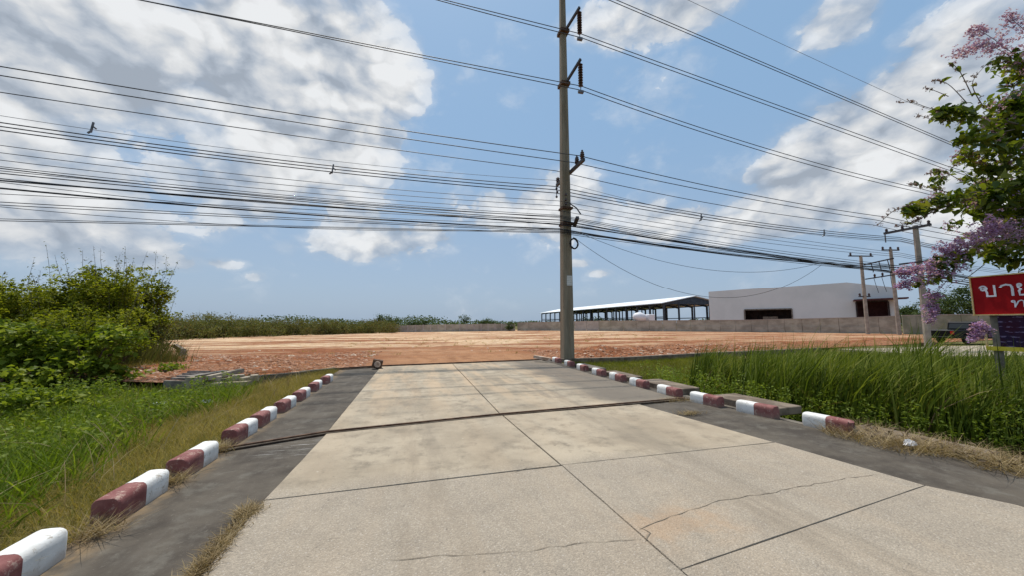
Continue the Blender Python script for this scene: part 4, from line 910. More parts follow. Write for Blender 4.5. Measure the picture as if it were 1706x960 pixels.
kho = [arc(.14, .66, .10, .12, 0, 360, 14), arc(.16, .70, .2, .26, 170, -10, 10) + [(.30, .52), (.36, .38), (.36, .06)], [(.30, .05), (.86, .05)], [(.80, .0), (.80, 1.0)]]
aa = [arc(.26, .68, .26, .28, 170, 60, 6)[:0] + [(.0, .72), (.08, .9), (.26, .98), (.44, .92), (.5, .76), (.5, .0)]]
yo = [arc(.14, .88, .10, .1, 200, -160, 12), [(.06, .84), (.1, .62), (.24, .52)], [(.24, .52), (.1, .38), (.12, .05), (.82, .05)], [(.78, .0), (.78, 1.)]]
tho = [arc(.13, .85, .1, .11, 0, 360, 12), [(.24, .86), (.24, .0)], [(.24, .1), (.5, .86), (.68, .98), (.84, .86), (.84, .0)]]
def yo_(px): r = ray(px, 490); return SX*r.y/r.x
lh = (zt - zb)*.31; lz = zb + (zt - zb)*.45
def put(st, pxa, pxb, z, h, wdt):
    ya, yb = yo_(pxa), yo_(pxb); k = (ya - yb)/h/.86; glyph([[(x*k, zz_) for x, zz_ in q_] for q_ in st], ya, z, h, wdt)
put(kho, 1635, 1661, lz, lh, .125); put([[(x*1.6, z) for x, z in aa[0]]], 1668, 1690, lz, lh, .14); put(yo, 1697, 1722, lz, lh, .13)
put(tho, 1684, 1706, zb + (zt - zb)*.17, lh*.55, .15)
zb2 = PD(1632, 584, SD).z
MB().box((SX + .03, y_far - .32 - (Wd - .4)/2, (zb + zb2)/2 + .03), (.03, Wd - .4, zb - zb2 - .1)).build('lower_panel', M['print'], sg)
MB().box((SX + .012, y_far - .12 - (Wd - .2)/2, zb2 + .045), (.035, Wd - .2, .085)).build('yellow_strip', M['sign_yellow'], sg)
MB().box((SX + .02, y_far - .125, zb2 + .2), (.03, .03, .35)).build('frame_stile', M['sign_edge'], sg)
MB().box((SX + .07, y_far - .26, (zt - .6)/2 + .1), (.05, .12, zt + .3)).build('post', M['drainc'], sg); MB().box((SX + .07, y_far - 1.5, (zt - .6)/2 + .1), (.06, .1, zt + .3)).build('post', M['drainc'], sg)

# ------------------------------------------------------------------ grass, reeds, weeds, straw
def scatter(n, x0, x1, y0, y1, keep):
    x = NR.uniform(x0, x1, n); y = NR.uniform(y0, y1, n); k = keep(x, y); return x[k], y[k]
def grass(name, label, x, y, hmin, hmax, wdt, mat, lean=(.2, .8), nseg=2, az0=None, dz=-.03):
    N = len(x); b = np.stack([x, y, gz(x, y) + dz], 1); h = NR.uniform(hmin, hmax, N)
    az_ = NR.uniform(0, 2*np.pi, N) if az0 is None else NR.normal(az0, 1., N)
    V, f = blades(b, h, az_, NR.uniform(*lean, N), NR.uniform(.6, 1.3, N)*wdt, nseg)
    o = np_mesh(name, V, f, mat, origin=(float(x.mean()), float(y.mean()), 0), kind='stuff'); tag(o, label); return o
fd = lambda x, y: vnoise(x*.8, y*.8, 21)
x, y = scatter(90000, -6.4, -2.40, 1.6, 14.2, lambda x, y: (y < front_y(x) - .1) & (NR.random(len(x)) < np.clip(1.35 - (-2.4 - x)/(2.3 + .12*y), .06, 1)))
grass('dry_grass', 'fine half dry grass verge along the left kerb blocks', x, y, .08, .30, .006, M['drygrass'], (.3, 1.3), 2)
x, y = scatter(90000, -11, -2.9, 1.6, 15, lambda x, y: (y < front_y(x) - .15) & (NR.random(len(x)) < np.clip((-2.9 - .13*np.maximum(0, y - 3) - x + (fd(x, y) - .5)*1.6)/1.3, 0, 1)*np.clip(1.15 - y/24., .4, 1)))
grass('tall_grass', 'lush green grass filling the left verge', x, y, .16, .66, .015, M['grass'], (.25, 1.1), 3)
x, y = scatter(26000, -16, -6, 11, 20, lambda x, y: (NR.random(len(x)) < .9) & ((x < -8.4 - .2*(y - 14) + 1.2*(vnoise(x, y, 40) - .5)) | (y < front_y(x))))
b = np.stack([x, y, gz(x, y) - .03], 1); V, f = blades(b, NR.uniform(.15, .5, len(x)), NR.uniform(0, 6.28, len(x)), NR.uniform(.3, 1.2, len(x)), np.full(len(x), .012), 2)
tag(np_mesh('brown_grass', V, f, M['drygrass'], kind='stuff', origin=(-11, 16, 0)), 'brownish rough grass at the foot of the left bushes')
# right ditch
x, y = scatter(95000, 6.6, 17, 7.2, 17, lambda x, y: (x > 6.7 + 0*y) & (y < front_y(x) - .12) & (NR.random(len(x)) < .95))
grass('ditch_grass', 'short bright green grass in the right ditch before the reeds', x, y, .08, .30, .010, M['ditchgrass'], (.3, 1.2), 2)
def reed_keep(x, y): return (y > 6.4 - (x - 7.5)*1.08 + .5*(vnoise(x, y, 5) - .5)) & (y < 9.6 + (x - 8)*.10 + .9*(vnoise(x*.9, y*.9, 6) - .5)) & (x > 7.5 + .12*(y - 7)) & (vnoise(x*1.5, y*1.5, 15) > .30)
x, y = scatter(17000, 7.3, 17, -3.5, 12.5, reed_keep); N = len(x); per = 5
clump_h = NR.normal(.02, .22, N); x = np.repeat(x, per) + NR.normal(0, .05, N*per); y = np.repeat(y, per) + NR.normal(0, .05, N*per); clump_h = np.repeat(clump_h, per); N = len(x)
dist = x*FWD.x + y*FWD.y
hh = 2.22 - .082*dist - .14*sst(9.2, 10., x)*sst(6, 5, y) + .42*(vnoise(x*.7, y*.7, 7) - .5) + clump_h + NR.normal(0, .1, N)
for px, D_, rr_, amp in ((1340, 10.5, .32, .42), (1325, 9.5, .3, .2), (1512, 9.6, .42, .62), (1530, 9.2, .35, .5), (1420, 9.5, .35, .22), (1590, 9, .4, .2)):
    q_ = PD(px, 541, D_); hh += amp*np.exp(-((x - q_.x)**2 + (y - q_.y)**2)/rr_**2)
hh += .16*np.exp(-((x - 7.9)/.5)**2) + .55*(vnoise(x*1.7, y*1.7, 17) - .5)
hh = np.clip(hh, .4, 2.5)*np.where(NR.random(N) < .35, NR.uniform(.4, .8, N), 1.)
V, f = blades(np.stack([x, y, gz(x, y) - .05], 1), hh, NR.normal(-.15, .65, N), np.clip(NR.normal(.36, .2, N), .02, 1.), NR.uniform(.016, .042, N), 4, 2.6)
tag(np_mesh('reed_bed', V, f, M['reed'], kind='stuff', origin=(10, 7, -.5)), 'tall dense green reeds filling the right ditch')
x, y = scatter(3200, 7.3, 17, -3.5, 12.5, reed_keep); hh = np.clip(1.9 - .08*(x*FWD.x + y*FWD.y) + NR.normal(0, .2, len(x)), .4, 2.)
V, f = blades(np.stack([x, y, gz(x, y) - .05], 1), hh, NR.normal(-.15, 1.2, len(x)), NR.uniform(.2, 1.3, len(x)), NR.uniform(.012, .026, len(x)), 4, 2.2)
tag(np_mesh('dead_reeds', V, f, M['straw'], kind='stuff', origin=(10, 7, -.5)), 'dead straw coloured stalks bent over among the green reeds')
# leafy weeds along the foot of the reeds
x, y = scatter(5200, 6.75, 15, -1., 10., lambda x, y: (np.abs(x - np.interp(y, [-1, 2, 3.9, 6.3, 9, 10], [14.6, 11.8, 9.6, 7.4, 7.3, 7.3])) < .5)); P = []; S = MB(); vv = []
stem = []
for a_, b_ in zip(x, y):
    h = R.uniform(.25, .95); lx, ly = R.uniform(-.15, .15), R.uniform(-.15, .15); n = int(h*44); tt = NR.uniform(.15, 1, n); z0 = float(gz(a_, b_))
    rr_ = .11*(1 - .55*tt); an = NR.uniform(0, 6.28, n); vv.append(np.stack([a_ + lx*tt + rr_*np.cos(an), b_ + ly*tt + rr_*np.sin(an), z0 + h*tt], 1)); stem.append((a_, b_, z0, h))
pts = np.concatenate(vv); V, f = leaves(pts, NR.uniform(.035, .085, len(pts)), .45, .1)
NW = len(stem)
st_ = np.array(stem); V2, f2 = blades(st_[:, :3], st_[:, 3], NR.uniform(0, 6, len(st_)), np.full(len(st_), .1), np.full(len(st_), .012), 2)
V, f = merge([(V, f), (V2, f2)]); tag(np_mesh('weeds', V, f, M['weed'], kind='stuff', origin=(7.5, 6, -.4)), 'small leafy weeds along the foot of the reeds')
x, y = scatter(4200, -10, -3.2, 3., 13.5, lambda x, y: (vnoise(x*.9, y*.9, 31) > .56) & (y < front_y(x) - .3) & (NR.random(len(x)) < np.clip((-3.2 - .13*(y - 3) - x)/1.5, 0, 1))); vv = []; stem = []
for a_, b_ in zip(x, y):
    h = R.uniform(.25, .75); lx, ly = R.uniform(-.15, .15), R.uniform(-.15, .15); n = int(h*46); tt = NR.uniform(.25, 1, n); z0 = float(gz(a_, b_)); rr_ = .13*(1 - .5*tt); an = NR.uniform(0, 6.28, n)
    vv.append(np.stack([a_ + lx*tt + rr_*np.cos(an), b_ + ly*tt + rr_*np.sin(an), z0 + h*tt], 1)); stem.append((a_, b_, z0, h))
pts = np.concatenate(vv); V, f = leaves(pts, NR.uniform(.035, .095, len(pts)), .5, .1); st_ = np.array(stem); V2, f2 = blades(st_[:, :3], st_[:, 3], NR.uniform(0, 6, len(st_)), np.full(len(st_), .1), np.full(len(st_), .012), 2)
V, f = merge([(V, f), (V2, f2)]); tag(np_mesh('weeds', V, f, M['weed'], kind='stuff', origin=(-6, 8, -.4)), 'small leafy weeds mixed into the left verge grass')
x, y = scatter(1500, -9, -2.7, 2., 13, lambda x, y: y < front_y(x) - .3); grass('bleached_stalks', 'scattered bleached long grass stalks in the left verge', x, y, .35, .8, .009, M['straw'], (.3, 1.4), 3)
# dry straw strip at right
def straw(name, label, x, y, z, lmin, lmax, wdt=.006, mat='straw', flat=.25):
    N = len(x); a_ = NR.uniform(0, 2*np.pi, N); L = NR.uniform(lmin, lmax, N); V, f = blades(np.stack([x, y, z], 1), L, a_, NR.uniform(.6, 2.2, N), np.full(N, wdt), 2, 1.)
    o = np_mesh(name, V, f, M[mat], kind='stuff', origin=(float(x.mean()), float(y.mean()), 0)); tag(o, label)
x, y = scatter(24000, 5.9, 9.6, .3, 4.4, lambda x, y: (np.abs(x - np.interp(y, [0, 2, 3, 4.2], [8.4, 6.9, 6.6, 6.45])) < (.42 + .25*vnoise(x*3, y*3, 2))) & (vnoise(x*2.3, y*2.3, 12) > .33))
straw('dry_straw', 'strip of dry straw and dead weeds right of the broken kerb block', x, y, gz(x, y)*.25 + .0, .08, .32)
x, y = scatter(9000, 6.9, 10.5, -.5, 4.5, lambda x, y: np.abs(x - np.interp(y, [-.5, 2, 3, 4.4], [9.6, 7.6, 7.2, 7.0])) < .3)
straw('dry_straw', 'low mat of dead brown grass between straw strip and reeds', x, y, gz(x, y) + .0, .1, .35, .007, 'drygrass')
x, y = scatter(900, 6.2, 9.4, .4, 4.3, lambda x, y: np.abs(x - np.interp(y, [0, 2, 3, 4.2], [8.4, 6.95, 6.7, 6.6])) < .4); N = len(x); a_ = NR.uniform(0, 6.28, N)
V, f = leaves(np.stack([x, y, np.full(N, .02) + NR.uniform(0, .05, N)], 1), NR.uniform(.04, .16, N), .3, .05); tag(np_mesh('plant_debris', V, f, M['stick'], kind='stuff', origin=(7, 3, 0)), 'dark brown dead leaves and twigs mixed into the straw strip')
def tuft(px, py, n, r, ln, label, mat='straw'):
    c = G(px, py); x = NR.normal(c.x, r[0], n); y = NR.normal(c.y, r[1], n); straw('dry_tuft', label, x, y, np.full(n, .0), ln*.5, ln, .005, mat)
tuft(412, 856, 420, (.045, .05), .09, 'small dry grass tuft at the left end of the slab joint')
tuft(372, 905, 700, (.03, .22), .08, 'dry grass growing along the joint left of the nearest slab')
tuft(335, 950, 420, (.03, .12), .08, 'dry grass tuft in the left joint at the bottom frame edge')
tuft(1150, 691, 260, (.12, .05), .10, 'small pale weed on the right shoulder beyond the slab joint')
tuft(1130, 668, 300, (.25, .1), .10, 'straw litter at the right end of the gate track')
for k, yy in enumerate((3.75, 4.72, 5.72)): 
    n = 260; straw('dry_tuft', 'dead grass caught in the gap after the %s left kerb block' % ordn[k], NR.normal(-2.3, .06, n), NR.normal(yy, .06, n), np.full(n, -.0), .06, .2, .005)

# rubble in the dirt (a few larger bits plus uncounted small stones)
def rubble(name, label, cx, cy, size, mat, origin):
    N = len(cx); base = np.array([(-1, -1, -.5), (1, -1, -.5), (1, 1, -.5), (-1, 1, -.5), (-.7, -.7, .6), (.7, -.8, .5), (.8, .7, .7), (-.6, .8, .5)], dtype=float)
    V = base[None]*(1 + NR.uniform(-.35, .35, (N, 8, 3)))*size[:, None, None]*np.stack([NR.uniform(.6, 1.4, N), NR.uniform(.6, 1.2, N), NR.uniform(.35, .8, N)], 1)[:, None]*.5
    a_ = NR.uniform(0, 6.28, N); c, s_ = np.cos(a_)[:, None], np.sin(a_)[:, None]; V = np.stack([V[..., 0]*c - V[..., 1]*s_, V[..., 0]*s_ + V[..., 1]*c, V[..., 2]], -1)
    V += np.stack([cx, cy, plot_z(cx, cy) + size*.1], 1)[:, None]; st = (np.arange(N)*8)[:, None]
    f = np.concatenate([st + np.array(q_) for q_ in ([4, 5, 6, 7], [0, 1, 5, 4], [1, 2, 6, 5], [2, 3, 7, 6], [3, 0, 4, 7])])
    tag(np_mesh(name, V.reshape(-1, 3), [f], mat, kind='stuff', origin=origin), label)
def plot_pts(n, x0, x1, d0_, d1_, pw=1.5): x = NR.uniform(x0, x1, n); d = d0_ + (d1_ - d0_)*NR.random(n)**pw; return x, front_y(x) + d
x, y = plot_pts(150, -9.5, -1.8, .2, 9); rubble('rubble', 'pale broken stones scattered over the left red dirt', x, y, NR.uniform(.04, .18, 150)*NR.uniform(.4, 1.2, 150), M['stone'], (-5, 16, 0))
x, y = plot_pts(2600, -10, -1.6, .1, 9); rubble('rubble', 'small red clods over the left dirt mound', x, y, NR.uniform(.03, .13, 2600), M['redstone'], (-5, 16, 0))
x, y = plot_pts(110, 6.6, 20, .3, 5); rubble('rubble', 'pale broken stones in the dirt bank right of the pole', x, y, NR.uniform(.04, .17, 110), M['stone'], (12, 18, 0))
x, y = plot_pts(3200, 6.5, 24, .1, 6); rubble('rubble', 'small red clods along the dirt bank right of the pole', x, y, NR.uniform(.03, .15, 3200), M['redstone'], (12, 18, 0))
x, y = plot_pts(350, -14, 45, 6, 55, 1.); rubble('rubble', 'loose stones spread over the wide dirt plot', x, y, NR.uniform(.04, .13, 350), M['stone'], (12, 40, 0))
x, y = plot_pts(170, -6, 30, 3, 30, 1.); x = np.repeat(x, 14) + NR.normal(0, .12, 170*14); y = np.repeat(y, 14) + NR.normal(0, .12, 170*14); k = y > front_y(x) + 1; x, y = x[k], y[k]
V, f = blades(np.stack([x, y, plot_z(x, y) - .02], 1), NR.uniform(.05, .24, len(x)), NR.uniform(0, 6.28, len(x)), NR.uniform(.2, 1., len(x)), np.full(len(x), .02), 2); tag(np_mesh('sparse_weeds', V, f, M['drygrass'], kind='stuff', origin=(10, 25, 0)), 'sparse dry weeds dotted over the dirt plot')
# litter
def crumple(px, py, z, s_, label, name='plastic_bag'):
    c = G(px, py, z); bm = bmesh.new(); bmesh.ops.create_icosphere(bm, subdivisions=2, radius=1)
    for v in bm.verts: k = R.uniform(.55, 1.15); v.co = Vector((v.co.x*s_[0]*k, v.co.y*s_[1]*k, max(v.co.z, -.3)*s_[2]*k + s_[2]*.35))
    me = bpy.data.meshes.new(name); bm.to_mesh(me); bm.free(); o = link(name, me, M['plastic'], origin=(c.x, c.y, z)); tag(o, label, 'litter')
crumple(1515, 744, .02, (.09, .06, .06), 'crumpled white plastic bag in the straw right of the broken kerb')
crumple(345, 672, -.1, (.13, .08, .06), 'white scrap of litter on the left verge below the drain box')
crumple(268, 676, -.2, (.16, .08, .07), 'white scrap of litter among left weeds, farther from the road')
tag(MB().box(G(293, 583, .2) + Vector((0, 0, 0)), (.01, .01, .01)).build('x', M['stone']), 'x', 'x') if False else None
c = G(908, 601, .1); tag(MB().beam(c + Vector((-.35, .4, .12)), c + Vector((.25, 0, .02)), .2, .12).build('stone_shard', M['stone'], origin=c), 'pale broken concrete shard at the dirt edge left of the pole', 'concrete shard')

# ------------------------------------------------------------------ bushes on the left
def limbs(base, tips, r, mat, parent, name='stem', up=.55):
    for tp_ in tips:
        b_ = Vector(base) + Vector((R.uniform(-.25, .25), R.uniform(-.25, .25), 0)); tp_ = Vector(tp_); mid = b_.lerp(tp_, .5) + Vector((R.uniform(-.2, .2), R.uniform(-.2, .2), .25)); pts = []
        for k in range(7): t = k/6; pts.append(b_*(1-t)**2 + mid*2*t*(1-t) + tp_*t*t)
        MB().tube(pts, [r*(1 - .75*k/6) for k in range(7)], 5).build(name, M[mat], parent)
def bush(name, label, ells, nclump, per, spread, size, mat, stems=6, aspect=.5, shoots=0, group='bushes on the left verge', twig=None, shell=.7, cat='bush'):
    c = np.array(ells)[:, :3].mean(0); gzb = float(gz(c[0], c[1])) - .05; t_ = thing(name, label, cat, (c[0], c[1], gzb), group)
    P, U = clumps(ells, nclump, per, spread, shell); k = P[:, 2] > gzb + .03; P, U = P[k], U[k]
    V, f = leaves(P, NR.uniform(.5, 1.6, len(P))*size, aspect, .2, U*.6); np_mesh('foliage', V, f, M[mat], t_)
    tips = [(e_[0] + R.uniform(-.4, .4)*e_[3], e_[1] + R.uniform(-.4, .4)*e_[4], e_[2] + R.uniform(.0, .6)*e_[5]) for e_ in ells for _ in range(max(1, stems//len(ells)))]
    limbs((c[0], c[1], gzb), tips, .045, 'stick', t_)
    if shoots:
        sv = []
        mb = MB()
        for _ in range(shoots):
            e_ = R.choice(ells); a_ = R.uniform(0, 6.28); q_ = R.uniform(.2, .95); b_ = Vector((e_[0] + e_[3]*q_*math.cos(a_), e_[1] + e_[4]*q_*math.sin(a_), e_[2] + e_[5]*math.sqrt(1 - q_*q_)*.85))
            L = R.uniform(.4, 1.0)*R.choice((1, 1, 1.6)); d = Vector((math.cos(a_)*.5*q_, math.sin(a_)*.5*q_, 1 - .5*q_)).normalized(); pts = [b_ + d*L*k/4 + Vector((R.uniform(-.03, .03), R.uniform(-.03, .03), 0))*k for k in range(5)]
            mb.tube(pts, [.009, .008, .006, .005, .003], 4)
            n = R.randint(5, 16); tt = NR.uniform(.35, 1, n); sv.append(np.array(b_)[None] + np.array(d)[None]*(L*tt)[:, None] + NR.normal(0, .045, (n, 3)))
        mb.build('shoots', M['greybark'], t_)['kind'] = 'stuff'
        sp_ = np.concatenate(sv); V, f = leaves(sp_, NR.uniform(.04, .1, len(sp_)), .5, .3); np_mesh('shoot_leaves', V, f, M['brush'], t_, kind='stuff')
    return t_
def ell(px, py, D, rx, ry, rz__): c = PD(px, py, D); return (c.x, c.y, c.z, rx, ry, rz__)
def stem_bush(name, label, c, wd, ht, ns, size, mat, per=150, group='bushes on the left verge', bare=.3):
    gzb = float(gz(c[0], c[1])) - .05; t_ = thing(name, label, 'bush', (c[0], c[1], gzb), group); LP, SP = [], []; sh_ = MB()
    for k in range(ns):
        an, q_ = R.uniform(0, 6.28), math.sqrt(R.random()); b_ = Vector((c[0] + wd[0]*.5*q_*math.cos(an), c[1] + wd[1]*.5*q_*math.sin(an), gzb)); H_ = ht*R.uniform(.45, 1.0)*(1 - .22*q_*q_)
        o_ = Vector((math.cos(an), math.sin(an), 0)); tip = b_ + o_*R.uniform(.2, .55)*(.3 + q_)*wd[0]*.7 + Vector((R.gauss(0, .15), R.gauss(0, .15), H_)); mid = b_.lerp(tip, .5) - o_*.15*q_ + Vector((0, 0, H_*.16))
        pts = [b_*(1-t)**2 + mid*2*t*(1-t) + tip*t*t for t in [i_/9 for i_ in range(10)]]
        MB().tube(pts, [.028*(1 - .85*i_/9) for i_ in range(10)], 4).build('stem', M['stick'], t_)
        n = int(per*R.uniform(.6, 1.2)); lo_ = R.uniform(.12, .4)
        for _ in range(n//14):
            t = lo_ + (1 - lo_)*R.random()**.75; i_ = min(int(t*9), 8); p = pts[i_].lerp(pts[i_+1], t*9 - i_) + Vector((R.gauss(0, .17), R.gauss(0, .17), R.gauss(0, .12))); d = Vector((R.gauss(0, 1), R.gauss(0, 1), R.gauss(-.1, .6))).normalized()*R.uniform(.1, .28)
            for _k in range(14): LP.append(p + d*R.uniform(-1, 1) + Vector((R.gauss(0, .055), R.gauss(0, .055), R.gauss(0, .05))))
        if R.random() < bare:
            d = (tip - mid).normalized()*.6 + Vector((R.gauss(0, .15), R.gauss(0, .15), .6)); L = R.uniform(.3, 1.0); sh_.tube([tip, tip + d*L*.5 + Vector((R.gauss(0, .03), 0, 0)), tip + d*L], [.008, .006, .003], 4)
            for _k in range(R.randint(4, 22)): SP.append(tip + d*L*R.uniform(.2, 1.05) + Vector((R.gauss(0, .05), R.gauss(0, .05), R.gauss(0, .04))))
    P = np.array([tuple(p) for p in LP]); P = P[P[:, 2] > gzb]; V, f = leaves(P, NR.uniform(.6, 1.35, len(P))*size, .5, .25); np_mesh('foliage', V, f, M[mat], t_)
    if SP:
        sh_.build('shoots', M['greybark'], t_)['kind'] = 'stuff'; P = np.array([tuple(p) for p in SP]); V, f = leaves(P, NR.uniform(.04, .11, len(P)), .5, .3); np_mesh('shoot_leaves', V, f, M['brush'], t_, kind='stuff')
    return t_
def gp(px, D): p = PD(px, 541, D); return (p.x, p.y)
stem_bush('leafy_bush', 'tall airy bush with bare shoots at the edge of the red dirt', gp(200, 15.6), (2.2, 2.2), 4.35, 72, .13, 'bushA', 380, bare=.6)
stem_bush('leafy_bush', 'tall olive green bush with bare shoots left of the airy bush', gp(110, 15.4), (2.5, 2.2), 4.1, 62, .13, 'bushA', 380, bare=.5)
stem_bush('leafy_bush', 'lower olive bush between the tall bush and the left frame edge', gp(25, 15.), (2.6, 2.2), 3.6, 56, .13, 'bushA', 340, bare=.5)
stem_bush('leafy_bush', 'olive bush at the left frame edge behind the vines', gp(-70, 13.5), (2.8, 2.4), 3.4, 50, .13, 'bushA', 330, bare=.4)
stem_bush('leafy_bush', 'small reddish stemmed bush at the right foot of the airy bush', gp(250, 15.3), (.8, .9), 2.3, 26, .11, 'brush', 110, bare=.3)
def lobes(n, x0, x1, y0, y1, D0, D1, r0, r1): return [(lambda r_: ell(R.uniform(x0, x1), R.uniform(y0, y1), R.uniform(D0, D1), r_*1.15, r_, r_*R.uniform(.55, 1.)))(R.uniform(r0, r1)) for _ in range(n)]
bush('vine_mound', 'mound of glossy heart leaved vines over a dead shrub', lobes(9, 70, 210, 560, 625, 10.4, 11.6, .22, .52) + [ell(190, 640, 10.8, .35, .4, .5), ell(62, 640, 10.4, .35, .4, .5)], 125, 40, .12, .13, 'bushB', 12, .8, shell=.75, cat='vines')
bush('vine_mound', 'lower vine covered mound at the left frame edge', lobes(8, -70, 55, 560, 660, 9.2, 11., .25, .6), 130, 40, .13, .125, 'bushB', 9, .8, shell=.75, cat='vines')
stem_bush('leafy_bush', 'low dark bush filling the gap between vine mound and airy bush', gp(150, 13.2), (2.2, 1.4), 2.5, 40, .11, 'bushA', 300, bare=.2)
WG = 'low weed clumps on the left verge'
bush('leafy_weed_clump', 'bright green leafy weed clump in front of the vine mounds', [ell(70, 680, 8.2, .8, .6, .34), ell(130, 690, 8.4, .6, .5, .28), ell(10, 685, 7.8, .8, .6, .36)], 120, 34, .13, .085, 'bushB', 6, .65, group=WG, cat='weeds')
bush('leafy_weed_clump', 'low broad weed clump hiding the left side of the drain box', [ell(268, 640, 12.2, .7, .5, .33), ell(292, 622, 12.8, .5, .4, .26), ell(240, 640, 12, .6, .5, .3)], 70, 36, .11, .10, 'bushB', 3, .6, group=WG, cat='weeds')
bush('leafy_weed_clump', 'straggling weed clump between drain box and vine mound', [ell(225, 676, 9.8, .9, .6, .26), ell(170, 672, 9.6, .7, .5, .28), ell(290, 672, 10.3, .8, .5, .22)], 100, 30, .14, .08, 'bushB', 4, .6, group=WG, cat='weeds')
bush('leafy_weed_clump', 'dark weed clump deep in the lush grass at the left frame edge', [ell(20, 735, 6.9, .6, .5, .3), ell(90, 738, 7.1, .5, .4, .24), ell(-40, 740, 6.6, .6, .5, .3)], 90, 30, .13, .075, 'bushA', 4, .5, group=WG, cat='weeds')
# dry stalks at the right foot of the bushes
c = PD(245, 590, 14.5); N = 1600; x = NR.normal(c.x, .5, N); y = NR.normal(c.y, .6, N); b = np.stack([x, y, gz(x, y) - .05], 1)
V, f = blades(b, NR.uniform(.3, 1.3, N), NR.normal(.6, .9, N), NR.uniform(.1, .5, N), np.full(N, .014), 3); tag(np_mesh('dry_stalks', V, f, M['brush'], kind='stuff', origin=(c.x, c.y, -.4)), 'dry brown stalks at the foot of the tall airy bush')

# ------------------------------------------------------------------ far vegetation
def thick_D(p): return np.interp(p, [240, 300, 500, 640, 680], [34, 38, 52, 66, 70])
cl_, tw = [], []
for k in range(230):                                  # single scrubby bushes of very different height standing close together
    p = R.uniform(262, 655); D = float(thick_D(p)) + R.uniform(0, 9); q_ = PD(p, 541, D); H_ = R.choice((1.1, 1.4, 1.7, 2.2, 2.7))*R.uniform(.8, 1.1)*(1.0 if p < 420 else .88); rr_ = H_*R.uniform(.35, .7)
    for _ in range(int(9 + H_*5)):
        t = R.random()**.8; cl_.append((q_.x + R.gauss(0, rr_*(1 - .55*t)), q_.y + R.gauss(0, rr_*.6), H_*t))
    for _ in range(9): tw.append((q_.x + R.gauss(0, rr_*.6), q_.y + R.gauss(0, .3), -.1, H_*R.uniform(.8, 1.35)))
cl_ = np.array(cl_); N = len(cl_); P = np.repeat(cl_, 22, 0) + NR.normal(size=(N*22, 3))*np.array([.26, .26, .2]); P[:, 2] = np.abs(P[:, 2]) - .05
V, f = leaves(P, NR.uniform(.10, .28, len(P)), .5, .1)
tw = np.array(tw); V2, f2 = blades(tw[:, :3], tw[:, 3], NR.uniform(0, 6.28, len(tw)), NR.uniform(0, .35, len(tw)), np.full(len(tw), .045), 2)
V, f = merge([(V, f), (V2, f2)]); tag(np_mesh('undergrowth', V, f, M['brush'], kind='stuff', origin=(-15, 50, 0)), 'uneven brown green scrub along the far left edge of the plot')
N = 1100; px = NR.uniform(-500, 2300, N); D = NR.uniform(230, 330, N); cl_ = np.array([PD(p, 541, d) for p, d in zip(px, D)]); hh = 2.2 + 4.5*vnoise(px/38., 0*px, 3)**1.5 + 1.5*NR.random(N)
P = np.repeat(cl_, 30, 0) + NR.normal(size=(N*30, 3))*np.array([4., 4., 0]); P[:, 2] = np.repeat(hh, 30)*NR.uniform(0, 1.05, N*30)
V, f = leaves(P, NR.uniform(.9, 2.0, len(P)), .6, 0.); tag(np_mesh('treeline', V, f, M['far'], kind='stuff', origin=(60, 280, 0)), 'far dark green line of trees on the horizon')
def tree(name, label, base, h, crown, nclump, per, spread, size, mat, group=None, rt=.18, shell=.4):
    t_ = thing(name, label, 'tree', base, group); b_ = Vector(base); ells = [(b_.x + e_[0], b_.y + e_[1], b_.z + e_[2], e_[3], e_[4], e_[5]) for e_ in crown]
    MB().tube([b_ - Vector((0, 0, .3)), b_ + Vector((.05*h, 0, h*.3)), b_ + Vector((.02*h, .0, h*.62))], [rt, rt*.7, rt*.4], 7).build('trunk', M['greybark'], t_)
    limbs(b_ + Vector((.02*h, 0, h*.35)), [(e_[0], e_[1], e_[2]) for e_ in ells], rt*.4, 'greybark', t_, 'limb')
    P, U = clumps(ells, nclump, per, spread, shell); V, f = leaves(P, NR.uniform(.6, 1.3, len(P))*size, .55, .2, U*.5); np_mesh('crown', V, f, M[mat], t_); return t_
FG = 'trees beyond the walls'
b = PD(772, 541, 118); tree('sparse_tree', 'small sparse tree standing beyond the low grey panel wall', (b.x, b.y, 0), 5, [(0, 0, 3.4, 1.9, 1.6, 1.0), (1., 0, 2.8, 1.4, 1.2, .7)], 46, 14, .35, .35, 'far', FG, .14)
b = PD(851, 541, 80); bush('wall_bush', 'small dark bush leaning over the wall beside the pole', [(b.x, b.y, 1.3, .8, .7, .75), (b.x - .5, b.y, .8, .6, .5, .5)], 40, 22, .2, .22, 'far', 3, group='bush at the far wall')
for p, d, h, lab in ((640, 95, 4.2, 'first tree beyond the thicket at the left end of the panel wall'), (700, 110, 3.3, 'light green low tree beyond the left part of the panel wall'), (815, 125, 3.6, 'dark tree beyond the right part of the panel wall')):
    b = PD(p, 541, d); tree('low_tree', lab, (b.x, b.y, -.2), h, [(0, 0, h*.7, 2.4, 2., h*.3), (2.2, 0, h*.55, 2., 1.6, h*.28), (-2.2, .5, h*.5, 1.9, 1.6, h*.25)], 90, 18, .4, .4, 'far', FG, .15)
